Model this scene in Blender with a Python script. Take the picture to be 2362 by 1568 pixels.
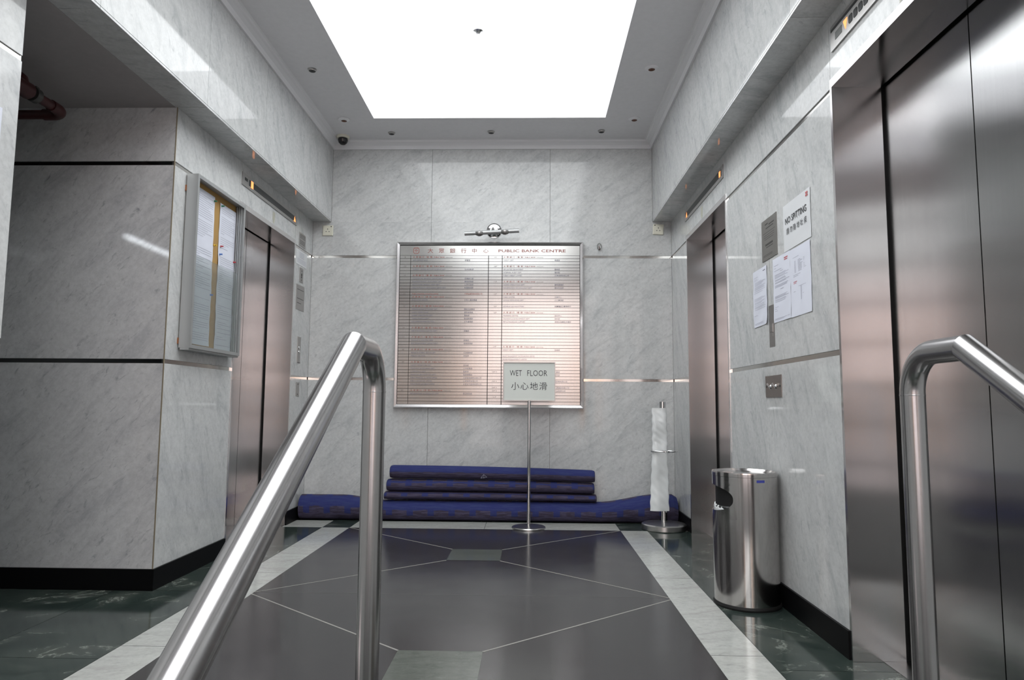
import bpy, math, random
from mathutils import Vector, Matrix
random.seed(7)
for o in list(bpy.data.objects): bpy.data.objects.remove(o)
SC = bpy.context.scene
COL = SC.collection

# ------------------------------------------------------------------ camera
F_PX, PITCH, YAW, ROLL = 1591.795, math.radians(5.39441), math.radians(1.50245), math.radians(0.40405)
CAM_H = 0.875
cam = bpy.data.cameras.new('camera'); cam_o = bpy.data.objects.new('camera', cam); COL.objects.link(cam_o)
cam.sensor_fit = 'HORIZONTAL'; cam.sensor_width = 36.0; cam.lens = F_PX / 2362 * 36.0; cam.clip_start = 0.02
fwd = Vector((-math.sin(YAW) * math.cos(PITCH), math.cos(YAW) * math.cos(PITCH), math.sin(PITCH)))
rt = Vector((math.cos(YAW), math.sin(YAW), 0)); up = rt.cross(fwd)
r2 = math.cos(ROLL) * rt + math.sin(ROLL) * up; u2 = -math.sin(ROLL) * rt + math.cos(ROLL) * up
m = Matrix((r2, u2, -fwd)).transposed().to_4x4(); m.translation = Vector((0, 0, CAM_H))
cam_o.matrix_world = m
SC.camera = cam_o

# ------------------------------------------------------------------ daylight from the street and exposure
W = bpy.data.worlds.new('world'); SC.world = W; W.use_nodes = True
wt = W.node_tree; bg = wt.nodes['Background']; bg.inputs[1].default_value = 3.7
tc = wt.nodes.new('ShaderNodeTexCoord'); sz = wt.nodes.new('ShaderNodeSeparateXYZ'); cr = wt.nodes.new('ShaderNodeValToRGB')
wt.links.new(tc.outputs['Generated'], sz.inputs[0]); wt.links.new(sz.outputs[2], cr.inputs[0]); wt.links.new(cr.outputs[0], bg.inputs[0])
e = cr.color_ramp.elements; e[0].position = 0.0; e[0].color = (0.50, 0.44, 0.44, 1); e[1].position = 0.19; e[1].color = (0.93, 0.95, 0.95, 1)
q = e.new(0.05); q.color = (0.95, 0.79, 0.76, 1); q = e.new(0.14); q.color = (1.0, 0.84, 0.81, 1)
SC.view_settings.view_transform = 'Standard'; SC.view_settings.look = 'None'
SC.view_settings.gamma = 1; SC.view_settings.use_curve_mapping = False
SC.view_settings.exposure = 0.0
CEILING_EMIT = 3.5

# ------------------------------------------------------------------ dimensions of the lobby (metres)
XL, XR, YB = -1.765, 1.126, 5.448          # left wall, right wall, back wall
XBL, XBR = -1.617, 0.979                   # faces of the two bulkheads
ZS, ZC, ZK = 2.345, 3.01, 2.948            # soffit, ceiling, bottom of the cornice
Z1, Z2, ZB, ZD = 1.075, 2.059, 0.098, 2.099
YP, YN = 3.282, 2.248                      # pier front, end of the near wall
YSTAIR, YEND, ZLOW = 1.38, -2.0, -1.02

# ------------------------------------------------------------------ materials
def srgb(*c):
    f = lambda v: ((v/255+0.055)/1.055)**2.4 if v/255 > 0.04045 else v/255/12.92
    return tuple(f(v) for v in c) + (1,)
def mat(name, col, rough=0.5, metal=0.0, spec=0.5, emit=None, estr=0, aniso=0, **kw):
    M = bpy.data.materials.new(name); M.use_nodes = True
    b = M.node_tree.nodes['Principled BSDF']
    b.inputs['Base Color'].default_value = col; b.inputs['Roughness'].default_value = rough
    b.inputs['Metallic'].default_value = metal; b.inputs['Specular IOR Level'].default_value = spec
    if emit: b.inputs['Emission Color'].default_value = emit; b.inputs['Emission Strength'].default_value = estr
    if aniso:
        b.inputs['Anisotropic'].default_value = aniso
        t = M.node_tree.nodes.new('ShaderNodeTangent'); t.direction_type = 'RADIAL'; t.axis = 'Z'
        M.node_tree.links.new(t.outputs[0], b.inputs['Tangent'])
    for k, v in kw.items(): b.inputs[k].default_value = v
    return M
class NT:
    def __init__(s, M): s.M = M; s.t = M.node_tree; s.b = s.t.nodes['Principled BSDF']
    def n(s, ty, **kw):
        x = s.t.nodes.new(ty)
        for k, v in kw.items():
            if k.startswith('_'): setattr(x, k[1:], v)
            else: x.inputs[k].default_value = v
        return x
    def l(s, a, b): s.t.links.new(a, b)
    def math(s, op, a, b=None, clamp=False):
        x = s.t.nodes.new('ShaderNodeMath'); x.operation = op; x.use_clamp = clamp
        for i, v in enumerate((a, b)):
            if v is None: continue
            if isinstance(v, (int, float)): x.inputs[i].default_value = v
            else: s.l(v, x.inputs[i])
        return x.outputs[0]
    def mix(s, f, a, b):
        x = s.t.nodes.new('ShaderNodeMix'); x.data_type = 'RGBA'
        for i, v in ((0, f), (6, a), (7, b)):
            if isinstance(v, (int, float, tuple)): x.inputs[i].default_value = v
            else: s.l(v, x.inputs[i])
        return x.outputs[2]
    def ramp(s, f, stops):
        x = s.t.nodes.new('ShaderNodeValToRGB'); s.l(f, x.inputs[0])
        e = x.color_ramp.elements
        while len(e) < len(stops): e.new(0.5)
        for i, (p, c) in enumerate(stops): e[i].position = p; e[i].color = c if isinstance(c, tuple) else (c, c, c, 1)
        return x.outputs[0]

def marble(name, axis, ang, base, vein, spot, scale=1.0, rough=0.055, speck=1.0, sp_=0.36):
    """polished stone; axis = wall normal, veins run at ang in the wall plane; each slab shifts the pattern"""
    M = mat(name, base, rough, spec=sp_); t = NT(M)
    co = t.n('ShaderNodeTexCoord'); pid = t.n('ShaderNodeAttribute', _attribute_name='slab')
    sep = t.n('ShaderNodeSeparateXYZ'); t.l(co.outputs['Object'], sep.inputs[0])
    cmb = t.n('ShaderNodeCombineXYZ')
    a, b = {'x': (1, 2), 'y': (0, 2), 'z': (0, 1)}[axis]
    t.l(sep.outputs[a], cmb.inputs[0]); t.l(sep.outputs[b], cmb.inputs[1])
    t.l(t.math('MULTIPLY', pid.outputs['Fac'], 7.31), cmb.inputs[2])
    mp = t.n('ShaderNodeMapping'); mp.vector_type = 'POINT'; t.l(cmb.outputs[0], mp.inputs[0])
    mp.inputs['Rotation'].default_value = (0, 0, -math.radians(ang))
    st = t.n('ShaderNodeMapping'); t.l(mp.outputs[0], st.inputs[0]); st.inputs['Scale'].default_value = (1.3*scale, 4.2*scale, 1)
    n1 = t.n('ShaderNodeTexNoise', Scale=3.0, Detail=7.0, Roughness=0.68, Distortion=0.7); t.l(st.outputs[0], n1.inputs[0])
    st2 = t.n('ShaderNodeMapping'); t.l(mp.outputs[0], st2.inputs[0]); st2.inputs['Scale'].default_value = (4.5*scale, 11*scale, 1)
    n2 = t.n('ShaderNodeTexNoise', Scale=3.4, Detail=5.0, Roughness=0.7, Distortion=0.9); t.l(st2.outputs[0], n2.inputs[0])
    n3 = t.n('ShaderNodeTexNoise', Scale=1.3, Detail=3.0, Roughness=0.5); t.l(cmb.outputs[0], n3.inputs[0])
    v1 = t.ramp(n1.outputs[0], [(0.42, 0.0), (0.55, 0.35), (0.66, 1.0), (0.76, 0.6)])
    v2 = t.ramp(n2.outputs[0], [(0.57, 0.0), (0.74, 1.0)])
    c = t.mix(t.math('MULTIPLY', v1, 0.50), base, vein)
    c = t.mix(t.math('MULTIPLY', v2, 0.62*speck), c, spot)
    cl = t.ramp(n3.outputs[0], [(0.3, (0.93, 0.94, 0.95, 1)), (0.7, (1.04, 1.03, 1.02, 1))])
    n4 = t.n('ShaderNodeTexNoise', Scale=48.0, Detail=3.0, Roughness=0.7); t.l(cmb.outputs[0], n4.inputs[0])
    gr = t.ramp(n4.outputs[0], [(0.34, 0.86), (0.62, 1.03)]); cl = t.mix(0.7, cl, gr)
    x = t.t.nodes.new('ShaderNodeMix'); x.data_type = 'RGBA'; x.blend_type = 'MULTIPLY'; x.inputs[0].default_value = 1
    t.l(c, x.inputs[6]); t.l(cl, x.inputs[7]); t.l(x.outputs[2], t.b.inputs['Base Color'])
    return M
CARR = dict(base=(0.63, 0.64, 0.635, 1), vein=(0.36, 0.38, 0.39, 1), spot=(0.30, 0.31, 0.33, 1))
M_mb_back = marble('carrara_back', 'y', 38, **CARR)
M_mb_side = marble('carrara_side', 'x', 66, **CARR)
M_mb_left = marble('carrara_left', 'x', 118, **CARR)
M_mb_pier = marble('carrara_pier', 'y', 48, (0.60, 0.60, 0.60, 1), (0.34, 0.34, 0.36, 1), (0.26, 0.26, 0.28, 1), speck=1.3)
M_mb_soffit = marble('carrara_soffit', 'z', 20, **CARR)
M_mb_floor = marble('white_floor_marble', 'z', 12, (0.55, 0.56, 0.53, 1), (0.36, 0.35, 0.33, 1), (0.30, 0.31, 0.29, 1), rough=0.12)

def green_marble():
    M = mat('green_floor_marble', (0.05, 0.07, 0.06, 1), 0.10, spec=0.5); t = NT(M)
    co = t.n('ShaderNodeTexCoord'); pid = t.n('ShaderNodeAttribute', _attribute_name='slab')
    add = t.n('ShaderNodeVectorMath', _operation='ADD'); t.l(co.outputs['Object'], add.inputs[0])
    cx = t.n('ShaderNodeCombineXYZ'); t.l(t.math('MULTIPLY', pid.outputs['Fac'], 3.7), cx.inputs[2]); t.l(cx.outputs[0], add.inputs[1])
    n1 = t.n('ShaderNodeTexNoise', Scale=3.2, Detail=8.0, Roughness=0.66, Distortion=1.1); t.l(add.outputs[0], n1.inputs[0])
    n2 = t.n('ShaderNodeTexNoise', Scale=2.0, Detail=6.0, Roughness=0.6, Distortion=1.5); t.l(add.outputs[0], n2.inputs[0])
    c = t.ramp(n1.outputs[0], [(0.32, srgb(40, 50, 48)), (0.5, srgb(56, 66, 62)), (0.7, srgb(80, 86, 80))])
    vd = t.math('ABSOLUTE', t.math('SUBTRACT', n2.outputs[0], 0.5))
    v = t.ramp(vd, [(0.0, 1.0), (0.012, 0.25), (0.03, 0.0)])
    gate = t.ramp(n1.outputs[0], [(0.5, 0.0), (0.62, 1.0)])
    c = t.mix(t.math('MULTIPLY', t.math('MULTIPLY', v, gate), 0.8), c, srgb(150, 156, 148))
    t.l(c, t.b.inputs['Base Color'])
    return M
M_green = green_marble()
M_green_light = marble('light_green_marble', 'z', 10, srgb(98, 102, 96), srgb(66, 74, 68), srgb(122, 128, 120), scale=2.0, rough=0.12)
def grain(name, col, rough, amt, sc):
    M = mat(name, col, rough); t = NT(M)
    co = t.n('ShaderNodeTexCoord'); n = t.n('ShaderNodeTexNoise', Scale=sc, Detail=4.0, Roughness=0.7); t.l(co.outputs['Object'], n.inputs[0])
    a = tuple(v*(1-amt) for v in col[:3]) + (1,); b = tuple(v*(1+amt) for v in col[:3]) + (1,)
    t.l(t.ramp(n.outputs[0], [(0.35, a), (0.65, b)]), t.b.inputs['Base Color'])
    n2 = t.n('ShaderNodeTexNoise', Scale=5.0, Detail=3.0); t.l(co.outputs['Object'], n2.inputs[0])
    t.l(t.math('ADD', t.math('MULTIPLY', n2.outputs[0], 0.12), rough-0.06), t.b.inputs['Roughness'])
    return M
M_slab = grain('dark_floor_slab', srgb(58, 56, 57), 0.17, 0.14, 160)
M_slab_joint = mat('floor_joint', srgb(150, 148, 142), 0.5)
M_seam = mat('thin_floor_seam', srgb(104, 102, 100), 0.5)
M_skirt = mat('black_stone', (0.005, 0.005, 0.0055, 1), 0.35, spec=0.08)
M_grout = mat('stone_grout', srgb(112, 106, 98), 0.8)
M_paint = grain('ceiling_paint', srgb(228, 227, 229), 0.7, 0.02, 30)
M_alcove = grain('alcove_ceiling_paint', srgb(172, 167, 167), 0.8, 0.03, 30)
M_white = mat('white_plaster', srgb(232, 232, 234), 0.6)
M_emit = mat('vault_glow', (0.9, 0.9, 0.9, 1), 0.6, emit=(0.955, 0.985, 1.0, 1), estr=CEILING_EMIT)

def steel(name, col, rough, aniso, amt=0.10, stretch=(260, 260, 2.2)):
    M = mat(name, col, rough, 1.0, aniso=aniso); t = NT(M)
    co = t.n('ShaderNodeTexCoord'); mp = t.n('ShaderNodeMapping'); mp.inputs['Scale'].default_value = stretch
    t.l(co.outputs['Object'], mp.inputs[0])
    n = t.n('ShaderNodeTexNoise', Scale=1.0, Detail=3.0, Roughness=0.6); t.l(mp.outputs[0], n.inputs[0])
    a = tuple(v*(1-amt) for v in col[:3]) + (1,); b = tuple(min(1, v*(1+amt)) for v in col[:3]) + (1,)
    t.l(t.ramp(n.outputs[0], [(0.3, a), (0.7, b)]), t.b.inputs['Base Color'])
    n2 = t.n('ShaderNodeTexNoise', Scale=2.3, Detail=3.0); t.l(co.outputs['Object'], n2.inputs[0])
    t.l(t.math('ADD', t.math('MULTIPLY', n2.outputs[0], 0.02), rough-0.01), t.b.inputs['Roughness'])
    return M
M_door = steel('brushed_steel_door', (0.40, 0.40, 0.40, 1), 0.18, 1.0, 0.025, (160, 160, 0.8))
M_jamb = steel('brushed_steel_jamb', (0.74, 0.72, 0.72, 1), 0.15, 1.0, 0.02, (160, 160, 0.8))
M_rail = steel('satin_steel_tube', (0.45, 0.44, 0.44, 1), 0.23, 0.0, 0.03, (30, 30, 30))
M_bin = steel('satin_steel_bin', (0.52, 0.50, 0.49, 1), 0.15, 0.0, 0.03, (60, 60, 1))
M_plate = steel('satin_steel_plate', (0.46, 0.45, 0.44, 1), 0.36, 0.4, 0.06)
M_chrome = mat('polished_chrome', (0.72, 0.72, 0.72, 1), 0.07, 1.0)
M_mirror = mat('mirror_inlay', (0.62, 0.61, 0.58, 1), 0.10, 1.0)
M_dirsteel = steel('directory_steel', (0.43, 0.425, 0.41, 1), 0.17, 0.6, 0.02, (160, 160, 0.8))
M_alu = mat('grey_aluminium', srgb(178, 180, 180), 0.38, 0.55)
M_trim = mat('brass_coloured_edge', srgb(150, 138, 118), 0.4, 0.3)
M_black = mat('black_gap', (0.006, 0.006, 0.006, 1), 0.6)
M_dark = mat('dark_plastic', srgb(38, 40, 40), 0.3)
M_orange = mat('lit_orange_indicator', (0.9, 0.3, 0.1, 1), 0.5, emit=(1.0, 0.33, 0.10, 1), estr=1.6)
M_paper = mat('white_paper', srgb(226, 229, 240), 0.75)
M_paper_dim = mat('old_paper', srgb(222, 224, 226), 0.75)
M_ink = mat('black_ink', srgb(50, 50, 54), 0.7)
M_faint = mat('grey_print', srgb(186, 188, 200), 0.75)
M_red = mat('red_print', srgb(196, 80, 82), 0.7)
M_redtext = mat('dark_red_lettering', srgb(158, 98, 90), 0.55)
M_bluetext = mat('blue_grey_lettering', srgb(118, 119, 134), 0.55)
M_greytext = mat('grey_lettering', srgb(128, 122, 118), 0.55)
M_cork = mat('tan_pinboard', srgb(176, 140, 84), 0.85)
M_cream = mat('cream_plastic', srgb(226, 224, 208), 0.35)
M_pipe = mat('red_painted_pipe', srgb(62, 20, 20), 0.45)
M_signface = mat('sign_card', srgb(222, 226, 220), 0.5)
M_blue = mat('blue_sticker', srgb(62, 70, 160), 0.5)
M_gold = mat('brown_gold_mark', srgb(176, 150, 90), 0.5)
M_tube = mat('fluorescent_tube', (1, 1, 1, 1), 0.5, emit=(0.9, 0.96, 1.0, 1), estr=20)
M_warm = mat('stand_in_lamp_glow', (1, 0.6, 0.3, 1), 0.5, emit=(1.0, 0.45, 0.17, 1), estr=3)
M_plastic = mat('white_plastic_film', srgb(234, 237, 237), 0.22, spec=0.5)
def glass():
    M = bpy.data.materials.new('sliding_glass'); M.use_nodes = True; t = M.node_tree; t.nodes.clear()
    o = t.nodes.new('ShaderNodeOutputMaterial'); tr = t.nodes.new('ShaderNodeBsdfTransparent'); tr.inputs[0].default_value = (0.88, 0.9, 0.89, 1)
    g = t.nodes.new('ShaderNodeBsdfGlossy'); g.inputs['Roughness'].default_value = 0.06
    d = t.nodes.new('ShaderNodeBsdfDiffuse'); d.inputs[0].default_value = (0.55, 0.57, 0.57, 1)
    m1 = t.nodes.new('ShaderNodeMixShader'); m1.inputs[0].default_value = 0.07
    t.links.new(tr.outputs[0], m1.inputs[1]); t.links.new(g.outputs[0], m1.inputs[2])
    m2 = t.nodes.new('ShaderNodeMixShader'); m2.inputs[0].default_value = 0.10
    t.links.new(m1.outputs[0], m2.inputs[1]); t.links.new(d.outputs[0], m2.inputs[2]); t.links.new(m2.outputs[0], o.inputs[0])
    return M
M_glass = glass()
def carpet(name, v0, v1, t0, t1, uoff=0.0, tabw=0.30, mixv=0.55):
    """woven runner: a blue band v0..v1 round the roll with square tabs of height t0/t1 on its edges, on grey purple"""
    M = mat(name, srgb(60, 60, 95), 0.88, spec=0.15); t = NT(M)
    uv = t.n('ShaderNodeUVMap'); uv.uv_map = 'UVMap'; sp = t.n('ShaderNodeSeparateXYZ'); t.l(uv.outputs[0], sp.inputs[0])
    u, v = sp.outputs[0], sp.outputs[1]
    fr = t.math('FRACT', t.math('DIVIDE', t.math('ADD', u, 5.0+uoff), 0.157))
    tab = t.math('LESS_THAN', fr, tabw)
    wob = t.n('ShaderNodeTexNoise', Scale=16.0, Detail=2.0); t.l(uv.outputs[0], wob.inputs[0])
    vw = t.math('ADD', v, t.math('MULTIPLY', t.math('SUBTRACT', wob.outputs[0], 0.5), 0.030))
    lo = t.math('SUBTRACT', v0, t.math('MULTIPLY', tab, t0)); hi = t.math('ADD', v1, t.math('MULTIPLY', tab, t1))
    f = t.math('MULTIPLY', t.math('GREATER_THAN', vw, lo), t.math('LESS_THAN', vw, hi))
    mp = t.n('ShaderNodeMapping'); mp.inputs['Scale'].default_value = (9, 60, 1); t.l(uv.outputs[0], mp.inputs[0])
    nz = t.n('ShaderNodeTexNoise', Scale=1.0, Detail=3.0, Roughness=0.65); t.l(mp.outputs[0], nz.inputs[0])
    fleck = t.ramp(nz.outputs[0], [(0.46, 0.0), (0.60, 1.0)])
    # blue yarn shows through the grey in streaks and the other way round
    f2 = t.math('ADD', t.math('MULTIPLY', f, 1-0.22), t.math('MULTIPLY', fleck, 0.22))
    c1 = t.mix(fleck, srgb(66, 60, 76), srgb(88, 80, 98)); c2 = t.mix(fleck, srgb(44, 54, 112), srgb(56, 64, 108))
    t.l(t.mix(f2, c1, c2), t.b.inputs['Base Color'])
    return M
M_carpet = carpet('woven_blue_carpet', 0.168, 0.268, 0.035, 0.050)
M_carpet_squares = carpet('woven_blue_carpet_squares', 0.205, 0.216, 0.0, 0.070, 0.05)
M_carpet_tabs = carpet('woven_blue_carpet_tabs', 0.215, 0.240, 0.055, 0.045, 0.02)
M_carpet2 = carpet('woven_blue_carpet_plain', 0.135, 0.275, 0.0, 0.0, 0.4)

# ------------------------------------------------------------------ mesh builder
class MB:
    def __init__(s): s.v = []; s.f = []; s.m = []; s.p = []; s.s = []; s.uv = {}; s.pid = 0; s.smooth = False; s.mi = 0
    def face(s, idx, uv=None):
        if uv: s.uv[len(s.f)] = uv
        s.f.append(tuple(idx)); s.m.append(s.mi); s.p.append(s.pid); s.s.append(s.smooth)
    def add(s, *pts):
        n = len(s.v); s.v += [tuple(p) for p in pts]; return list(range(n, n+len(pts)))
    def poly(s, pts): s.face(s.add(*pts)); return s
    def box(s, a, b):
        x0, x1 = sorted((a[0], b[0])); y0, y1 = sorted((a[1], b[1])); z0, z1 = sorted((a[2], b[2]))
        i = s.add((x0,y0,z0),(x1,y0,z0),(x1,y1,z0),(x0,y1,z0),(x0,y0,z1),(x1,y0,z1),(x1,y1,z1),(x0,y1,z1))
        for q in ((0,3,2,1),(4,5,6,7),(0,1,5,4),(1,2,6,5),(2,3,7,6),(3,0,4,7)): s.face([i[k] for k in q])
        return s
    def prism(s, pts, d):
        """polygon pts pushed along vector d"""
        n = len(pts); a = s.add(*pts); b = s.add(*[tuple(Vector(p)+Vector(d)) for p in pts])
        s.face(a[::-1]); s.face(b)
        for i in range(n): s.face((a[i], a[(i+1)%n], b[(i+1)%n], b[i]))
        return s
    def sweep(s, path, r, seg=32, sharp=(), cap=True):
        P = [Vector(p) for p in path]; n = len(P); D = [(P[i+1]-P[i]).normalized() for i in range(n-1)]
        ref = Vector((1,0,0)) if abs(D[0].x) < 0.9 else Vector((0,0,1))
        def ring(i, d, nrm):
            # points of the tube of direction d cut by plane (P[i], nrm)
            e1 = (ref - ref.dot(d)*d).normalized(); e2 = d.cross(e1); out = []
            for k in range(seg):
                a = 2*math.pi*k/seg; q = P[i] + r*(math.cos(a)*e1 + math.sin(a)*e2)
                q = q + d*((P[i]-q).dot(nrm)/d.dot(nrm)); out.append(q)
            return s.add(*out)
        old = s.smooth; s.smooth = True
        first = prev = ring(0, D[0], D[0])
        for i in range(n-1):
            nrm = D[i] if i == n-2 else (D[i]+D[i+1]).normalized()
            cur = ring(i+1, D[i], nrm)
            for k in range(seg): s.face((prev[k], prev[(k+1)%seg], cur[(k+1)%seg], cur[k]))
            prev = cur
            if (i+1) in sharp and i+1 < n-1: prev = ring(i+1, D[i], nrm)
        s.smooth = False
        if cap: s.face(s.add(*[s.v[k] for k in first])[::-1]); s.face(s.add(*[s.v[k] for k in prev]))
        s.smooth = old; return s
    def lathe(s, prof, c=(0,0,0), ax='z', seg=48, sharp=True):
        """prof: list of (radius, height)"""
        old = s.smooth; s.smooth = True
        def pt(r, h, a):
            x, y = r*math.cos(a), r*math.sin(a)
            q = {'z': (x, y, h), 'y': (x, h, y), 'x': (h, x, y)}[ax]
            return (c[0]+q[0], c[1]+q[1], c[2]+q[2])
        for (r0, h0), (r1, h1) in zip(prof[:-1], prof[1:]):
            if r0 < 1e-6 and r1 < 1e-6: continue
            A = s.add(*[pt(r0, h0, 2*math.pi*k/seg) for k in range(seg)]) if r0 > 1e-6 else s.add(pt(0, h0, 0))*seg; B = s.add(*[pt(r1, h1, 2*math.pi*k/seg) for k in range(seg)]) if r1 > 1e-6 else s.add(pt(0, h1, 0))*seg
            for k in range(seg):
                k2 = (k+1) % seg
                if r0 < 1e-6: s.face((A[k], B[k2], B[k]))
                elif r1 < 1e-6: s.face((A[k], A[k2], B[k]))
                else: s.face((A[k], A[k2], B[k2], B[k]))
        s.smooth = old; return s
    def build(s, name, mats, parent=None, loc=None, merge=False):
        me = bpy.data.meshes.new(name); o = bpy.data.objects.new(name, me)
        if loc is None and parent is None:
            loc = (0, 0, 0)
        org = Vector(parent['_o']) if parent is not None else Vector(loc)
        me.from_pydata([tuple(Vector(p)-org) for p in s.v], [], s.f)
        if not isinstance(mats, (list, tuple)): mats = [mats]
        for M in mats: me.materials.append(M)
        me.polygons.foreach_set('material_index', s.m); me.polygons.foreach_set('use_smooth', s.s)
        at = me.attributes.new('slab', 'FLOAT', 'FACE'); at.data.foreach_set('value', [float(x) for x in s.p])
        if s.uv:
            u = me.uv_layers.new(name='UVMap')
            for p in me.polygons:
                if p.index in s.uv:
                    for li, q in zip(p.loop_indices, s.uv[p.index]): u.data[li].uv = q
        me.validate(); me.update()
        import bmesh
        bm = bmesh.new(); bm.from_mesh(me)
        if merge: bmesh.ops.remove_doubles(bm, verts=bm.verts, dist=1e-5)
        bmesh.ops.recalc_face_normals(bm, faces=bm.faces); bm.to_mesh(me); bm.free()
        COL.objects.link(o)
        if parent is not None:
            o.parent = parent
            if '_p' in parent and parent.type != 'EMPTY': pass
            o['_o'] = tuple(org)
        else:
            o.location = org; o['_o'] = tuple(org)
        return o
def tag(o, label=None, cat=None, group=None, kind=None):
    if label: o['label'] = label
    if cat: o['category'] = cat
    if group: o['group'] = group
    if kind: o['kind'] = kind
    return o
def thing(name, loc, label=None, cat=None, group=None, kind=None):
    o = bpy.data.objects.new(name, None); o.empty_display_size = 0.05; COL.objects.link(o); o.location = loc; o['_o'] = tuple(loc)
    return tag(o, label, cat, group, kind)
def struct(mb, name, mats, parent=None):
    o = mb.build(name, mats, parent)
    if parent is None: o['kind'] = 'structure'
    return o
def copy_tree(o, parent=None):
    c = o.copy(); COL.objects.link(c)
    if parent is not None: c.parent = parent
    for ch in [q for q in bpy.data.objects if q.parent == o]: copy_tree(ch, c)
    return c

# text drawn as flat thin geometry on a wall: origin, right direction, up direction
def text_mesh(mb, s, org, right, upv, size, align='LEFT', sx=1.0, bold=0.0, lift=0.0006, fit=None, sp=1.0):
    c = bpy.data.curves.new('tmp', 'FONT'); c.body = s; c.size = 1.0; c.offset = bold; c.resolution_u = 2; c.space_character = sp
    o = bpy.data.objects.new('tmp', c); COL.objects.link(o); bpy.context.view_layer.update()
    me = bpy.data.meshes.new_from_object(o.evaluated_get(bpy.context.evaluated_depsgraph_get()))
    R, U = Vector(right), Vector(upv); N = R.cross(U); O = Vector(org)
    xs = [v.co.x for v in me.vertices]; x0, x1 = min(xs), max(xs)
    k = size*sx
    if fit: k = fit/(x1-x0)
    off = {'LEFT': -x0*k, 'CENTER': -(x0+x1)/2*k, 'RIGHT': -x1*k}[align]
    n = len(mb.v)
    for v in me.vertices: mb.v.append(tuple(O + R*(v.co.x*k+off) + U*(v.co.y*size) + N*lift))
    for p in me.polygons: mb.face([n+i for i in p.vertices])
    bpy.data.objects.remove(o); bpy.data.curves.remove(c); bpy.data.meshes.remove(me)

# ================================================================== THE SETTING
GAP = 0.0012
def slabs(mb, axis, face, depth, us, zs):
    """stone slabs on a wall: axis 'x' or 'y' = normal, face = coordinate of the polished face, depth = signed thickness away from the room"""
    for i in range(len(us)-1):
        for (za, zb_) in zs:
            mb.pid += 1
            a, b = us[i]+GAP, us[i+1]-GAP
            if axis == 'y': mb.box((a, face, za+GAP*0.5), (b, face+depth, zb_-GAP*0.5))
            else: mb.box((face, a, za+GAP*0.5), (face+depth, b, zb_-GAP*0.5))
H = 0.010
ZR = [(0.0, Z1-H), (Z1+H, Z2-H), (Z2+H, ZS)]

# ---- back wall
mb = MB(); us = [XL, -0.802, 0.157, XR]
slabs(mb, 'y', YB, 0.03, us, ZR[:2])
slabs(mb, 'y', YB, 0.03, [XL, -0.802, 0.157, XR], [(Z2+H, ZS)])
slabs(mb, 'y', YB, 0.03, [XBL, -0.802, 0.157, XBR], [(ZS-0.0012, ZC+0.02)])
mb.mi = 1; mb.box((XL-0.05, YB+0.012, -0.02), (XR+0.05, YB+0.15, ZC+0.05))
struct(mb, 'wall_back', [M_mb_back, M_grout])
# ---- right wall with the two lift openings
DA0, DA1, DB0, DB1 = 3.913, 4.917, 1.46, 2.525
ZDT = ZD
mb = MB()
slabs(mb, 'x', XR, 0.03, [DA1, YB], ZR)
slabs(mb, 'x', XR, 0.03, [DB1, 3.23, DA0], ZR)
slabs(mb, 'x', XR, 0.03, [0.25, DB0], ZR)
slabs(mb, 'x', XR, 0.03, [YEND, -0.8, 0.25], [(-1.2, Z1-H)]+ZR[1:])
slabs(mb, 'x', XR, 0.03, [DA0, DA1], [(ZDT, ZS)])
slabs(mb, 'x', XR, 0.03, [DB0, DB1], [(ZDT, ZS)])
mb.mi = 1
for a, b in ((DA1, YB), (DB1, DA0), (-2.0, DB0)): mb.box((XR+0.012, a+0.001, -0.02 if a > 0 else -1.2), (XR+0.30, b-0.001, ZS))
for a, b in ((DA0, DA1), (DB0, DB1)): mb.box((XR+0.012, a, ZDT), (XR+0.30, b, ZS))
struct(mb, 'wall_right', [M_mb_side, M_grout])
# ---- left wall: pier with lift opening
DL0, DL1 = 4.037, 5.041
mb = MB()
slabs(mb, 'x', XL, -0.03, [DL1, YB], ZR)
slabs(mb, 'x', XL, -0.03, [YP+0.003, DL0], ZR)
slabs(mb, 'x', XL, -0.03, [DL0, DL1], [(ZDT, ZS)])
mb.mi = 1
mb.box((XL-0.012, DL1+0.001, -0.02), (XL-0.30, YB, ZS)); mb.box((XL-0.012, YP+0.012, -0.02), (XL-0.30, DL0-0.001, ZS))
mb.box((XL-0.012, DL0, ZDT), (XL-0.30, DL1, ZS))
struct(mb, 'wall_left', [M_mb_left, M_grout])
mb = MB(); slabs(mb, 'y', YP, 0.03, [-4.2, -2.98, XL-0.004], ZR)
mb.mi = 1; mb.box((-4.2, YP+0.012, -0.02), (XL-0.30, YP+0.10, ZS)); mb.box((XL-0.30, YP+0.012, -0.02), (XL-0.013, YP+0.03, ZS))
struct(mb, 'wall_left_pier', [M_mb_pier, M_grout])
mb = MB(); mb.box((XL-0.0045, YP-0.0005, 0.0), (XL-0.0002, YP+0.006, ZS)); struct(mb, 'trim_1', M_trim)
# ---- near left wall (free end by the stairs) and the side passage behind it
mb = MB()
slabs(mb, 'x', XL, -0.03, [0.9, YN], ZR); slabs(mb, 'x', XL, -0.03, [YEND, -0.5, 0.9], [(-1.2, Z1-H)]+ZR[1:])
for za, zb_ in ZR: mb.pid += 1; mb.box((XL-0.031, YN-0.001, za), (XL-0.17, YN-0.031, zb_))
mb.mi = 1; mb.box((XL-0.012, -0.5, -0.02), (XL-0.17, YN-0.012, ZS)); mb.box((XL-0.012, YEND, -1.2), (XL-0.17, -0.5, ZS))
struct(mb, 'wall_left_near', [M_mb_left, M_grout])
mb = MB(); mb.box((-4.2, YEND-0.1, -0.02), (-4.3, YP+0.1, ZS+0.1)); mb.box((-4.2, YEND-0.1, -0.02), (XL-0.17, YEND, ZS+0.1))
struct(mb, 'wall_left_passage', M_mb_left)
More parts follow.
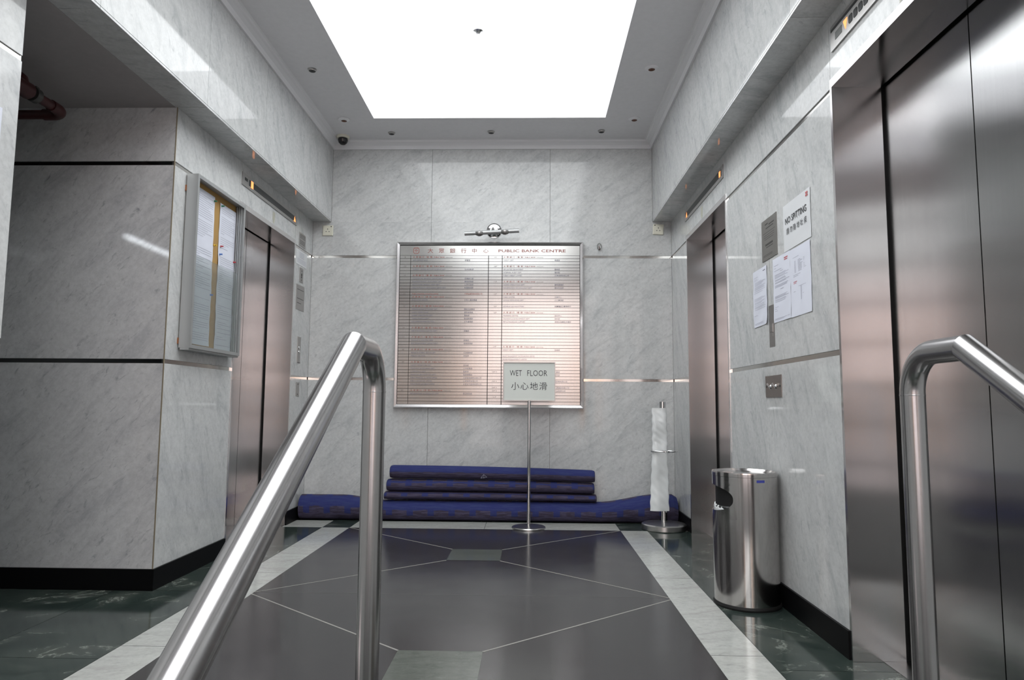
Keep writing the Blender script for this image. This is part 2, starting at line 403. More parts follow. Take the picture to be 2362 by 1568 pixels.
# ---- mirror inlays in the two horizontal grooves
mb = MB()
for z in (Z1, Z2):
    mb.box((XL, YB+0.005, z-H), (XR, YB+0.013, z+H))
    for a, b in ((DA1, YB), (DB1, DA0), (YEND, DB0)): mb.box((XR+0.005, a, z-H), (XR+0.013, b, z+H))
    for a, b in ((DL1, YB), (YP, DL0), (YEND, YN)): mb.box((XL-0.005, a, z-H), (XL-0.013, b, z+H))
struct(mb, 'trim_2', M_mirror)
mb = MB()
for z in (Z1, Z2): mb.box((-4.2, YP+0.007, z-H), (XL-0.014, YP+0.013, z+H))
struct(mb, 'trim_3', mat('dark_mirror_inlay', (0.16, 0.16, 0.16, 1), 0.12, 1.0))
# ---- bulkheads
def bulkhead(name, xf, xo, ys, mm):
    mb = MB(); d = -0.03 if xf < 0 else 0.03
    for i in range(len(ys)-1): mb.pid += 1; mb.box((xf, ys[i]+GAP, ZS+0.012), (xf+d, ys[i+1]-GAP, ZC+0.02))
    mb.mi = 1; mb.box((xf+d*0.4, ys[0], ZS+0.014), (xo+d*10, ys[-1], ZC+0.05))
    mb.mi = 2
    for i in range(len(ys)-1): mb.pid += 1; mb.box((xf, ys[i]+GAP, ZS), (xo+d*0.4, ys[i+1]-GAP, ZS+0.0095))
    mb.mi = 3; mb.box((xf+d*0.12, ys[0], ZS+0.0095), (xf+d, ys[-1], ZS+0.012))
    return struct(mb, name, [mm, M_grout, M_mb_soffit, M_black])
bulkhead('wall_left_bulkhead', XBL, XL, [YEND, -0.2, 1.5, 2.42, 3.282, 4.03, 5.05, YB], M_mb_left)
bulkhead('wall_right_bulkhead', XBR, XR, [YEND, 0.0, 1.46, 2.515, 3.907, 4.954, YB], M_mb_side)
# ---- ceilings
OX0, OX1, OY0, OY1, OZ = -1.180, 0.554, -1.0, 4.972, 3.42
mb = MB(); T = ZC+0.06
for a, b in (((XBL-0.02, YEND, ZC), (OX0, YB, T)), ((OX1, YEND, ZC), (XBR+0.02, YB, T)), ((OX0, OY1, ZC), (OX1, YB, T)), ((OX0, YEND, ZC), (OX1, OY0, T))): mb.box(a, b)
mb.mi = 1
mb.box((OX0-0.03, OY0-0.03, T), (OX0, OY1+0.03, OZ)); mb.box((OX1, OY0-0.03, T), (OX1+0.03, OY1+0.03, OZ))
mb.box((OX0, OY0-0.03, T), (OX1, OY0, OZ)); mb.box((OX0, OY1, T), (OX1, OY1+0.03, OZ))
mb.box((OX0-0.03, OY0-0.03, OZ), (OX1+0.03, OY1+0.03, OZ+0.05))
struct(mb, 'ceiling', [M_paint, M_white])
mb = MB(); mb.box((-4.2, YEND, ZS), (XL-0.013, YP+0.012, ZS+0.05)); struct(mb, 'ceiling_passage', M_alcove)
lp = MB(); lp.box((OX0+0.002, OY0+0.002, OZ-0.03), (OX1-0.002, OY1-0.002, OZ-0.002))  # emitting slab stands in for a cove-lit vault
tag(lp.build('vault_glow_panel', M_emit), 'large glowing panel added in place of the cove-lit vault in the ceiling recess', 'ceiling light')
# cornice
def cornice():
    prof = [(0, 0), (0.012, 0), (0.016, 0.012), (0.022, 0.026), (0.040, 0.040), (0.052, 0.046), (0.056, 0.058), (0.066, 0.062), (0, 0.062)]
    mb = MB()
    for side in ('L', 'R', 'B'):
        pts = []
        for dx, dz in prof:
            z = ZK+dz
            if side == 'B': pts.append(((XBL+dx, YB-dx, z), (XBR-dx, YB-dx, z)))
            elif side == 'L': pts.append(((XBL+dx, YEND, z), (XBL+dx, YB-dx, z)))
            else: pts.append(((XBR-dx, YEND, z), (XBR-dx, YB-dx, z)))
        for i in range(len(pts)-1):
            a, b = pts[i], pts[i+1]; mb.poly([a[0], a[1], b[1], b[0]])
        mb.poly([p[0] for p in pts][::-1])
    return struct(mb, 'trim_4', M_white)
cornice()
# ---- floor
SLi, SRi, SLo, SRo, YF = -1.278, 0.642, -1.474, 0.832, 4.983
G0, G1 = -0.467, -0.163
mb = MB()
mb.mi = 1                                    # dark slab field and margins as one thick base
mb.box((-4.2, YEND, -0.12), (XL-0.17, YP+0.1, -0.0008)); mb.box((XL-0.17, YSTAIR, -0.12), (XR+0.3, YB, -0.0008))
def quad(x0, x1, y0, y1, z=0.0): mb.poly([(x0, y0, z), (x1, y0, z), (x1, y1, z), (x0, y1, z)])
g = 0.0012
mb.mi = 0                                    # dark stone field
quad(SLi, SRi, YSTAIR, YF)
mb.mi = 2                                    # white stripes, cut in lengths
ys = [YSTAIR, 1.53, 2.55, 3.65, YF]
for i in range(4):
    for a, b in ((SLo, SLi), (SRi, SRo)): mb.pid += 1; quad(a+g, b-g, ys[i]+g, ys[i+1]-g)
for a, b in ((XL, SLo), (SLi, -0.32), (-0.32, SRi), (SRo, XR)): mb.pid += 1; quad(a+g, b-g, YF+g, 5.275)
mb.mi = 1                                    # green marble margins
ym = [YSTAIR, 2.42, 3.282, 4.2, YF]
for i in range(4):
    mb.pid += 1; quad(SRo+g, XR+0.3, ym[i]+g, ym[i+1]-g); mb.pid += 1; quad(XL-0.3 if ym[i] >= 3.9 else XL-0.172, SLo-g, ym[i]+g, ym[i+1]-g)
for k, (a, b) in enumerate(((YEND, 0.2), (0.2, 1.4), (1.4, 2.42), (2.42, YP))):
    mb.pid += 1; quad(-4.2, -2.9, a+g, b-g); mb.pid += 1; quad(-2.9+g, XL-0.174, a+g, b-g)
for a, b in ((SLo, SLi), (SRi, SRo)): mb.pid += 1; quad(a+g, b-g, YF+g, 5.275)
mb.pid += 1; quad(XL, XR, 5.275, YB)
for y0, y1 in ((3.990, 4.291), (2.250, 2.548)): mb.mi = 5; mb.pid += 1; quad(G0, G1, y0, y1, 0.0010)
mb.mi = 3                                    # light joints between the dark slabs
def line(a, b, w, z=0.0004):
    a, b = Vector(a), Vector(b); d = (b-a).normalized(); n = Vector((-d.y, d.x))*w/2
    mb.poly([(a.x+n.x, a.y+n.y, z), (a.x-n.x, a.y-n.y, z), (b.x-n.x, b.y-n.y, z), (b.x+n.x, b.y+n.y, z)])
w = 0.0085
for y0, y1 in ((3.990, 4.291), (2.250, 2.548)):
    for gx, sx in ((G0, SLi), (G1, SRi)):
        line((gx, y1), (sx, min(YF, y1+0.70)), w); line((gx, y0), (sx, y0-0.71), w)
mb.mi = 4; line((SLi, 3.282), (SRi, 3.282), 0.003, 0.0003)
struct(mb, 'floor', [M_slab, M_green, M_mb_floor, M_slab_joint, M_seam, M_green_light])
mb = MB(); n = 6
for i in range(n):
    mb.pid += 1; mb.box((XL+0.001, YSTAIR-0.28*(i+1), ZLOW-0.2), (XR-0.001, YSTAIR-0.28*i, -0.17*(i+1)))
mb.box((XL+0.001, YEND, ZLOW-0.2), (XR-0.001, YSTAIR-0.28*n, ZLOW-0.001))
struct(mb, 'floor_stairs', M_green)
# ---- skirting
def skirt(mb, a, b): mb.box(a, b)
s_ = 0.010
mb = MB(); mb.box((XL, YB-s_, 0.0002), (XR, YB, ZB)); struct(mb, 'baseboard_back', M_skirt)
mb = MB()
for a, b in ((DA1+0.001, YB-s_), (DB1+0.001, DA0-0.001)): mb.box((XR-s_, a, 0.0002), (XR, b, ZB))
struct(mb, 'baseboard_right', M_skirt)
mb = MB()
for a, b in ((DL1+0.001, YB-s_), (YP-s_, DL0-0.001)): mb.box((XL+s_, a, 0.0002), (XL, b, ZB))
mb.box((-4.2, YP-s_, 0.0002), (XL, YP, ZB)); struct(mb, 'baseboard_left', M_skirt)
# ---- entrance end behind the stairs: open to the daylit street above a low wall, unseen gate added for its reflected bars
mb = MB()
mb.box((XL-0.02, YEND-0.15, ZLOW-0.2), (XR+0.02, YEND-0.002, 0.10)); mb.box((XL-0.02, YEND-0.15, 0.10), (-1.15, YEND-0.002, 2.98)); mb.box((-4.3, YEND-0.3, 2.98), (XR+0.35, YEND-0.01, 3.3))
struct(mb, 'wall_front', M_mb_pier)
gt = thing('stand_in_gate', (0, YEND-0.10, 0.10), 'barred steel gate closing the street entrance behind the stairs', 'gate')
for i in range(7): mb = MB(); mb.box((-1.15, YEND-0.11, 0.30+0.40*i), (XR, YEND-0.08, 0.335+0.40*i)); mb.build('gate_rail', M_dark, gt)
for x in (-1.13, -0.32, XR-0.02): mb = MB(); mb.box((x-0.02, YEND-0.12, 0.10), (x+0.02, YEND-0.07, 2.98)); mb.build('gate_post', M_dark, gt)
for x, lb in ((-1.22, 'unseen stand-in warm strip lamp on the left side of the street entrance'), (0.98, 'unseen stand-in warm strip lamp on the right side of the street entrance')):
    t_ = thing('stand_in_lamp', (x, YEND+0.03, 0.4), lb, 'wall lamp', 'stand-in warm lamps at the entrance')  # unseen lamps added for the orange streaks reflected in the posts
    mb = MB(); mb.box((x-0.05, YEND+0.0, 0.4), (x+0.05, YEND+0.02, 1.9)); mb.build('lamp_back', M_alu, t_)
    mb = MB(); mb.box((x-0.035, YEND+0.021, 0.42), (x+0.035, YEND+0.05, 1.88)); mb.build('lamp_glass', M_warm, t_)
# ---- fluorescent batten in the side passage (seen mirrored in the polished pier)
t_ = thing('tube_light', (-3.49, 0.36, ZS-0.03), 'fluorescent tube fitting under the side passage ceiling', 'ceiling light')
mb = MB(); mb.box((-3.53, -0.18, ZS-0.03), (-3.45, 0.91, ZS-0.0005)); mb.build('batten', M_white, t_)
mb = MB(); mb.sweep([(-3.49, -0.13, ZS-0.05), (-3.49, 0.86, ZS-0.05)], 0.016, 20); tb = mb.build('tube', M_tube, t_)
for y in (-0.16, 0.86): mb = MB(); mb.box((-3.51, y, ZS-0.07), (-3.47, y+0.03, ZS-0.03)); mb.build('tube_holder', M_white, t_)

# ================================================================== LIFT DOORS
def lift(name, xw, sgn, y0, y1, seam):
    """opening in a side wall; xw wall plane, sgn +1 = recess towards +x"""
    root = thing(name, (xw, (y0+y1)/2, 0), kind='structure'); D = 0.178
    fr = MB()
    for a, b in ((y0, y0+0.016), (y1-0.016, y1)): fr.box((xw-sgn*0.004, a, 0.0006), (xw+sgn*D, b, ZD-0.032))
    fr.box((xw-sgn*0.004, y0, ZD-0.032), (xw+sgn*D, y1, ZD))
    f = fr.build('door_frame', M_jamb, root)
    lo, hi = y0+0.001, y1-0.001
    for a, b in ((lo, seam-0.0025), (seam+0.0025, hi)):
        l_ = MB(); l_.box((xw+sgn*(D+0.012), a, 0.004), (xw+sgn*(D+0.05), b, ZD+0.03)); l_.build('door_leaf', M_door, root)
    bk = MB(); bk.box((xw+sgn*(D+0.052), y0-0.05, 0.0), (xw+sgn*(D+0.09), y1+0.05, ZD+0.05))
    for a, b in ((y0-0.03, y0+0.0005), (y1-0.0005, y1+0.03)): bk.box((xw+sgn*(D+0.0005), a, 0.0), (xw+sgn*(D+0.052), b, ZD+0.03))
    bk.build('door_shaft_gap', M_black, root)
    sl = MB(); sl.box((xw+sgn*0.10, y0+0.017, 0.0003), (xw+sgn*(D+0.01), y1-0.017, 0.003)); sl.build('door_sill', M_door, root)
    return root
lift('door_1', XL, -1, DL0, DL1, 4.62)
lift('door_2', XR, 1, DA0, DA1, 4.58)
lift('door_3', XR, 1, DB0, DB1, 2.015)

# ---- indicator panels above the lifts
def indicator(xw, sgn, y0, y1, z0, z1, lab, lits):
    r = thing('lift_indicator_panel', (xw, (y0+y1)/2, z0), lab, 'lift indicator', 'floor indicator panels above the lift doors')
    n = -sgn
    mb = MB(); mb.box((xw+n*0.0008, y0, z0), (xw+n*0.006, y1, z1)); mb.build('face_plate', M_plate, r)
    return r, n
for xw, sgn, y0, y1, lab, far in ((XL, -1, 4.06, 5.05, 'steel floor indicator strip above the left lift door', 1), (XR, 1, 3.95, 4.94, 'steel floor indicator strip above the far right lift door', 0)):
    r, n = indicator(xw, sgn, y0, y1, 2.208, 2.286, lab, None)
    mb = MB(); mb.box((xw+n*0.006, y0+0.10 if xw < 0 else y0+0.03, 2.228), (xw+n*0.0072, y1-0.03, 2.266)); mb.build('display_window', M_dark, r)
    if xw < 0:
        mb = MB(); mb.box((xw+n*0.0072, y0+0.125, 2.224), (xw+n*0.0082, y0+0.16, 2.268)); mb.build('lit_floor_number', M_orange, r)
        mb = MB(); mb.prism([(xw+n*0.0072, y1-0.075, 2.226), (xw+n*0.0072, y1-0.035, 2.226), (xw+n*0.0072, y1-0.055, 2.266)], (n*0.001, 0, 0)); mb.build('lit_arrow', M_orange, r)
        mb = MB(); mb.box((xw+n*0.006, y0+0.035, 2.244), (xw+n*0.0072, y0+0.075, 2.262)); mb.build('maker_label', M_dark, r)
    else:
        mb = MB(); mb.box((xw+n*0.0072, y0+0.045, 2.228), (xw+n*0.0082, y0+0.075, 2.262)); mb.build('lit_floor_number', M_orange, r)
        mb = MB(); mb.prism([(xw+n*0.0072, y1-0.085, 2.226), (xw+n*0.0072, y1-0.045, 2.226), (xw+n*0.0072, y1-0.065, 2.262)], (n*0.001, 0, 0)); mb.build('lit_arrow', M_orange, r)
r, n = indicator(XR, 1, 1.50, 2.498, 2.196, 2.292, 'steel floor indicator strip above the near right lift door', None)
x = XR+n*0.006
def dark(ya, yb_, nm='floor_window', M_=M_dark):
    mb = MB(); c = 0.005; za, zb_ = 2.221, 2.251
    pts = [(x, ya+c, za), (x, yb_-c, za), (x, yb_, za+c), (x, yb_, zb_-c), (x, yb_-c, zb_), (x, ya+c, zb_), (x, ya, zb_-c), (x, ya, za+c)]
    mb.prism(pts, (n*0.0015, 0, 0)); mb.build(nm, M_, r)
mb = MB(); mb.box((x, 2.404, 2.224), (x+n*0.001, 2.458, 2.252)); mb.build('maker_label', mat('grey_label', srgb(110, 112, 110), 0.5), r)
for k in range(21): dark(2.321-0.0365*k, 2.350-0.0365*k)
mb = MB(); mb.prism([(x, 2.391, 2.255), (x, 2.360, 2.255), (x, 2.375, 2.219)], (n*0.0015, 0, 0)); mb.build('lit_arrow', M_orange, r)
mb = MB(); mb.box((x, 1.52, 2.268), (x+n*0.001, 2.492, 2.278)); mb.build('plate_groove', M_dark, r)
# faded adhesive marks on the lintels are stains in the stone
for xw, n, yc in ((XL, 1, 4.60), (XR, -1, 4.47), (XR, -1, 2.02)):
    mb = MB(); mb.box((xw+n*0.0002, yc-0.022, 2.125), (xw+n*0.0009, yc+0.022, 2.185)); mb.box((xw+n*0.0002, yc-0.014, 2.108), (xw+n*0.0009, yc+0.014, 2.125))
    where = {(-1, 1): ''}
    tag(mb.build('glue_mark', mat('old_glue', srgb(186, 186, 172), 0.5)), 'faint yellowish glue mark above the %s lift door' % ('left' if xw < 0 else 'far right' if yc > 3 else 'near right'), 'stain')

# ================================================================== CEILING FITTINGS
SP = [(-1.404, 4.21, 0, 'small dark recessed spotlight in the ceiling beside the left long edge of the light recess'),
      (0.763, 4.215, 1, 'white ringed recessed spotlight beside the right long edge of the light recess'),
      (-1.409, 4.99, 1, 'white ringed recessed spotlight at the back left corner of the light recess'),
      (0.771, 4.997, 1, 'white ringed recessed spotlight at the back right corner of the light recess'),
      (-1.10, 5.245, 0, 'small dark recessed spotlight above the back wall, leftmost of the row of three'),
      (-0.312, 5.23, 0, 'small dark recessed spotlight above the back wall, middle of the row of three'),
      (0.549, 5.22, 0, 'small dark recessed spotlight above the back wall, rightmost of the row of three')]
M_brown = mat('brown_lamp_reflector', srgb(96, 66, 52), 0.35, 0.6)
for x, y, big, lb in SP:
    r = thing('recessed_spotlight', (x, y, ZC), lb, 'spotlight', 'recessed ceiling spotlights')
    R = 0.043 if big else 0.028
    mb = MB(); mb.lathe([(0.021, -0.012), (R*0.8, -0.008), (R, -0.003), (R, -0.0002)], (x, y, ZC)); mb.build('trim_ring', M_white if big else M_plate, r)
    mb = MB(); mb.lathe([(0.0, -0.004), (0.012, -0.009), (0.021, -0.012)], (x, y, ZC)); mb.build('lamp', M_brown if big else M_dark, r)
r = thing('security_camera', (-1.505, 5.315, ZC), 'black dome security camera on the ceiling in the back left corner', 'security camera')
mb = MB(); mb.lathe([(0.0, -0.022), (0.046, -0.020), (0.051, -0.012), (0.051, -0.0002)], (-1.505, 5.315, ZC)); mb.build('base', M_cream, r)
mb = MB(); mb.lathe([(0.038, -0.021), (0.040, -0.032), (0.034, -0.052), (0.020, -0.066), (0.0, -0.071)], (-1.505, 5.315, ZC)); mb.build('dome', mat('black_dome', (0.01, 0.01, 0.012, 1), 0.08), r)
r = thing('sprinkler_head', (-0.36, 4.44, OZ-0.032), 'small pendent sprinkler head in the glowing ceiling recess', 'sprinkler')
c = (-0.36, 4.44, OZ-0.031)
mb = MB(); mb.lathe([(0.0, -0.016), (0.012, -0.018), (0.022, -0.008), (0.036, -0.002), (0.036, 0.0)], c); mb.build('escutcheon', M_chrome, r)
mb = MB(); mb.lathe([(0.006, -0.016), (0.006, -0.03), (0.0045, -0.046), (0.0, -0.046)], c, seg=16)
for s in (-1, 1): mb.sweep([(c[0]+s*0.009, c[1], c[2]-0.017), (c[0]+s*0.010, c[1], c[2]-0.034), (c[0]+s*0.003, c[1], c[2]-0.048)], 0.0018, 8)
mb.build('bulb_frame', M_chrome, r)
mb = MB(); mb.lathe([(0.0, -0.048), (0.011, -0.049), (0.012, -0.051), (0.0, -0.051)], c, seg=20); mb.build('deflector', M_chrome, r)

# ---- red fire main in the passage
r = thing('fire_pipe', (-2.12, 3.03, 2.2), 'dark red painted fire pipe with elbows under the passage ceiling', 'pipe')
R = 0.021; zp = 2.20
mb = MB(); arc = lambda c, r0, a0, a1, f, n=8: [f(c, r0, math.radians(a0+(a1-a0)*k/n)) for k in range(n+1)]
mb.sweep([(-3.9, 3.03, zp), (-2.225, 3.03, zp)] , R, 24); mb.build('back_run', M_pipe, r)
el = arc((-2.215, 2.97), 0.06, 90, 0, lambda c, q, a: (c[0]+q*math.cos(a), c[1]+q*math.sin(a), zp))
mb = MB(); mb.sweep([(-2.255, 3.03, zp)]+el+[(-2.155, 2.93, zp)], R+0.005, 24); mb.build('elbow', M_pipe, r)
mb = MB(); mb.sweep([(-2.155, 2.94, zp), (-2.155, 2.74, zp)], R, 24); mb.build('forward_run', M_pipe, r)
mb = MB(); mb.lathe([(R, -0.03), (R+0.012, -0.03), (R+0.012, 0.0), (R, 0.0)], (-2.155, 2.84, zp), 'y'); mb.box((-2.17, 2.815, zp+R), (-2.14, 2.835, zp+R+0.014)); mb.build('coupling', mat('dull_pipe_coupling', srgb(84, 84, 82), 0.5, 0.5), r)
el2 = arc((-2.18, zp+0.0), 0.05, 0, 90, lambda c, q, a: (c[0]+q*math.cos(a), 2.76, c[1]+q*math.sin(a)))
mb = MB(); mb.lathe([(0.0, -0.05), (0.034, -0.05), (0.036, 0.05), (0.0, 0.05)], (-2.155, 2.74, zp), 'y'); mb.sweep([(-2.155, 2.75, zp), (-2.165, 2.75, zp+0.03), (-2.195, 2.75, zp+0.055), (-2.24, 2.75, zp+0.06)], 0.033, 24); mb.build('tee_fitting', M_pipe, r)
mb = MB(); mb.sweep([(-2.23, 2.75, zp+0.06), (-3.9, 2.75, zp+0.06)], 0.026, 24); mb.build('upper_run', M_pipe, r)

# ================================================================== HANDRAILS
def handrail(x, label):
    r = thing('handrail', (x, 1.505, 0), label, 'handrail', 'steel stair handrails')
    y0, zt, ym, th, q = 1.505, 0.989, 1.318, math.radians(31.0), 0.085
    ring = [(x, y0-q+q*math.cos(a), zt-q+q*math.sin(a)) for a in [math.pi/2*k/12 for k in range(13)]]
    yl = -0.75; zl = zt-(ym-yl)*math.tan(th)
    mb = MB(); mb.sweep([(x, y0, 0.002)]+ring+[(x, ym, zt), (x, yl, zl)], 0.0245, 56, sharp=(len(ring)+1,)); mb.build('tube', M_rail, r)
    mb = MB(); mb.lathe([(0.0, 0.0), (0.046, 0.0), (0.046, 0.006), (0.030, 0.010), (0.026, 0.022), (0.0, 0.022)], (x, y0, 0.0008)); mb.build('floor_flange', M_chrome, r)
    mb = MB(); mb.sweep([(x, yl+0.06, zl+0.03), (x, yl+0.06, ZLOW)], 0.0245, 40); mb.build('lower_post', M_rail, r)
    mb = MB(); mb.lathe([(0.0252, -0.0015), (0.0254, 0.0), (0.0252, 0.0015)], (x, y0, zt-q-0.002), seg=56); mb.build('weld_seam', M_rail, r)
handrail(-0.340, 'steel stair handrail left of centre, its post in front of the blue carpet rolls')
handrail(0.820, 'stainless steel stair handrail at the right, in front of the near lift door')

# ================================================================== BACK WALL
# ---- directory board
BX0, BX1, BZ0, BZ1, BY = -1.070, 0.420, 0.850, 2.172, YB-0.045
board = thing('directory_board', ((BX0+BX1)/2, YB, BZ0), 'large brushed steel tenant directory board on the back wall under a picture light', 'directory board')
fw = 0.026
mb = MB()
def frame_bar(mb, a0, a1, b0, b1, yf, yb_):
    """mitred picture frame: outer a0..a1 x b0..b1, width fw, raised face yf, wall yb_"""
    o = [(a0, b0), (a1, b0), (a1, b1), (a0, b1)]; i = [(a0+fw, b0+fw), (a1-fw, b0+fw), (a1-fw, b1-fw), (a0+fw, b1-fw)]
    mid = [(a0+0.008, b0+0.008), (a1-0.008, b0+0.008), (a1-0.008, b1-0.008), (a0+0.008, b1-0.008)]
    for k in range(4):
        k2 = (k+1) % 4
        P = lambda q, y: (q[0], y, q[1])
        mb.poly([P(o[k], yb_), P(o[k2], yb_), P(o[k2], yf+0.012), P(o[k], yf+0.012)])
        mb.poly([P(o[k], yf+0.012), P(o[k2], yf+0.012), P(mid[k2], yf), P(mid[k], yf)])
        mb.poly([P(mid[k], yf), P(mid[k2], yf), P(i[k2], yf+0.006), P(i[k], yf+0.006)])
        mb.poly([P(i[k], yf+0.006), P(i[k2], yf+0.006), P(i[k2], yf+0.03), P(i[k], yf+0.03)])
frame_bar(mb, BX0, BX1, BZ0, BZ1, BY-0.008, YB-0.0006)
mb.build('frame', M_jamb, board)
ix0, ix1, iz0, iz1 = BX0+fw+0.003, BX1-fw-0.003, BZ0+fw, BZ1-fw-0.006
zh = iz1-0.080
mb = MB(); mb.box((BX0+fw, BY+0.012, BZ0+fw*0.8), (BX1-fw, YB-0.001, BZ1-fw*0.8)); mb.build('back_plate', M_black, board)
mb = MB(); mb.box((ix0, BY+0.002, zh+0.0015), (ix1, BY+0.011, iz1)); hd = mb.build('header_plate', M_dirsteel, board)
NR = 48; rh = (zh-iz0)/NR
cols = [(ix0, -0.957), (-0.955, -0.335), (-0.331, -0.226), (-0.222, ix1)]
for ci, (ca, cb) in enumerate(cols):
    mb = MB()
    for k in range(NR):
        zt_ = zh-rh*k; mb.pid = k
        y = BY+0.0025+random.uniform(0, 0.0005)
        mb.box((ca+0.0006, y, zt_-rh+0.0022), (cb-0.0006, BY+0.011, zt_-0.0006))
    tag(mb.build('name_slats', M_dirsteel, board))
RI, UP = (1, 0, 0), (0, 0, 1); ty = BY+0.0014
mb = MB(); zc_ = zh+0.024
for i_, ch in enumerate('大眾銀行中心'): text_mesh(mb, ch, (-0.820+i_*0.0885, ty, zc_), RI, UP, 0.040, sx=1.15, bold=0.004)
mb.build('chinese_lettering', M_redtext, board); mb = MB()
text_mesh(mb, 'PUBLIC BANK CENTRE', (-0.255, ty, zc_+0.004), RI, UP, 0.031, fit=0.535, bold=0.018)
mb.build('english_lettering', M_redtext, board)
mb = MB()                                     # oval badge with an arched stroke
cx, cz = -0.912, zh+0.040
def orect(w_, h_, c_, y):
    return [(cx+sx*(w_-(c_ if q else 0)), y, cz+sz*(h_-(0 if q else c_))) for sx, sz, q in ((1,-1,1),(1,-1,0),(1,1,0),(1,1,1),(-1,1,1),(-1,1,0),(-1,-1,0),(-1,-1,1))]
A_, B_ = orect(0.024, 0.026, 0.011, ty), orect(0.0195, 0.0215, 0.0085, ty)
for k in range(8): mb.poly([A_[k], A_[(k+1)%8], B_[(k+1)%8], B_[k]])
mb.poly([(cx-0.015, ty, cz-0.002), (cx-0.002, ty, cz+0.010), (cx+0.014, ty, cz-0.001), (cx+0.011, ty, cz-0.004), (cx-0.002, ty, cz+0.005), (cx-0.011, ty, cz-0.004)])
mb.poly([(cx-0.004, ty, cz-0.016), (cx, ty, cz-0.016), (cx, ty, cz+0.002), (cx-0.004, ty, cz+0.002)])
mb.poly([(cx-0.015, ty, cz+0.014), (cx+0.014, ty, cz+0.014), (cx+0.014, ty, cz+0.017), (cx-0.015, ty, cz+0.017)])
mb.build('header_emblem', M_redtext, board)
HDR = '大 眾 銀 行（香 港）'
L = {0:'H',1:('SAFE DEPOSIT BOX','保管箱'),3:'H',4:('CURRENT / SAVINGS ACCOUNT & DEPOSIT DEPT','往來存款部'),6:'H',7:('COMMERCIAL BANKING DEPARTMENT','企業銀行部'),
8:('BUSINESS & PRODUCT DEVELOPMENT DEPT','業務發展部'),9:('INSTITUTIONAL BANKING DEPARTMENT','公司行政部'),10:('WEALTH PRODUCT MANAGEMENT DEPARTMENT','財富管理部'),
12:('PUBLIC FINANCIAL HOLDINGS LIMITED','大眾金融控股有限公司','R'),13:'H',14:('EXECUTIVE OFFICES','行政人員辦事處'),16:'H',17:('OPERATIONS AND SETTLEMENT DEPT','匯款及結算部'),
18:('LOANS DEPARTMENT','貸款業務部'),19:('LOANS OPERATIONS DEPT','貸款部'),20:('TRADE FINANCE DEPT','貿易融資部'),21:('DOCUMENTATION SECTION','文件處理部'),23:'H',
24:('HIRE PURCHASE & LEASING DEPT','租購部'),26:'H',27:('FINANCE & CONTROL DEPT','財務部'),28:('RISK MANAGEMENT DEPARTMENT','風險管理部'),30:'H',31:('PREMISES & GENERAL SERVICES DEPT','行政事務部'),
32:('MAILING SECTION','收發部'),34:'H',35:('CREDIT OPERATION DEPT','信貸部'),36:('COMPANY SECRETARIAL DEPT','公司秘書部'),37:('COMPLIANCE DEPT','監察部'),38:('FINANCIAL INSTITUTIONS DEPT','金融機構部'),
39:('PUBLIC FINANCIAL SECURITIES LIMITED','大眾金融證券有限公司'),40:('PUBLIC SECURITIES LIMITED','大眾證券有限公司'),41:('PUBLIC PACIFIC SECURITIES LIMITED','大眾太平證券有限公司'),43:'H',44:('INFORMATION TECHNOLOGY DEPT','資訊科技部')}
Rr = {0:'H',1:('CREDIT DEPT','信貸部'),3:'H',4:('SECURITIES DEPARTMENT','證券部'),5:('INTERNAL AUDIT DEPT','稽核部'),6:('PUBLIC CREDIT LIMITED','大眾信貸有限公司'),8:'H',
9:('SHARES OPERATIONS DEPT','證券處理部'),10:('INFORMATION TECHNOLOGY DEPT','資訊科技部'),12:'H',13:('CARD CENTRE','卡務中心'),14:('HUMAN RESOURCES DEPT','人力資源部'),16:('LEUNG & LAU SOLICITORS','梁寶儀劉正豪律師行'),
18:'H',19:('TRAINING CENTRE','培訓中心'),20:('TRAINING & DEVELOPMENT DEPT','培訓部'),21:('MPF & INSURANCE SUPPORT','保險及強積金支援部'),29:'H',30:('CREDIT DEPT','信貸部'),
32:('BOND MANAGEMENT OUTSOURCING LIMITED',''),33:('BOND MANAGEMENT LIMITED',''),37:('','司庫部'),38:('','電訊部'),40:('','萬利時有限公司'),42:('','仁德置業有限公司'),43:('','正溢有限公司'),46:('PENTHOUSE','')}
FL = {0:'B',3:'G/F',6:'1/F',12:'2/F',16:'3/F',23:'4/F',26:'6/F',30:'8/F',34:'7/F',43:'8/F'}
FR = {0:'9/F',3:'10/F',8:'11/F',12:'12/F',16:'15/F',18:'16/F',29:'17/F',37:'18/F A',40:'19/F A',42:'20/F A',43:'20/F B',45:'21/F'}
ts = rh*0.60
tR, tB, tG = MB(), MB(), MB()
for D_, xa, xz in ((L, -0.938, -0.523), (Rr, -0.214, 0.192)):
    for k, e in D_.items():
        z = zh-rh*(k+1)+rh*0.26
        if e == 'H':
            text_mesh(tR, HDR, (xa, ty, z), RI, UP, ts, fit=0.160); text_mesh(tR, 'PUBLIC BANK', (xa+0.170, ty, z), RI, UP, ts, fit=0.085, bold=0.008); text_mesh(tG, '(HONG KONG)', (xa+0.262, ty, z), RI, UP, ts*0.7, fit=0.055)
        else:
            T_ = tR if len(e) > 2 else tB
            if e[0]: text_mesh(T_, e[0], (xa, ty, z), RI, UP, ts, sx=0.93 if len(e[0]) < 30 else 0.80)
            if e[1]: text_mesh(T_, e[1], (xz, ty, z), RI, UP, ts*0.98)
for D_, xc in ((FL, -1.00), (FR, -0.277)):
    for k, e in D_.items(): text_mesh(tG, e, (xc, ty, zh-rh*(k+1)+rh*0.26), RI, UP, ts, align='CENTER')
tR.build('red_lettering', M_redtext, board); tB.build('tenant_lettering', M_bluetext, board); tG.build('floor_lettering', M_greytext, board)

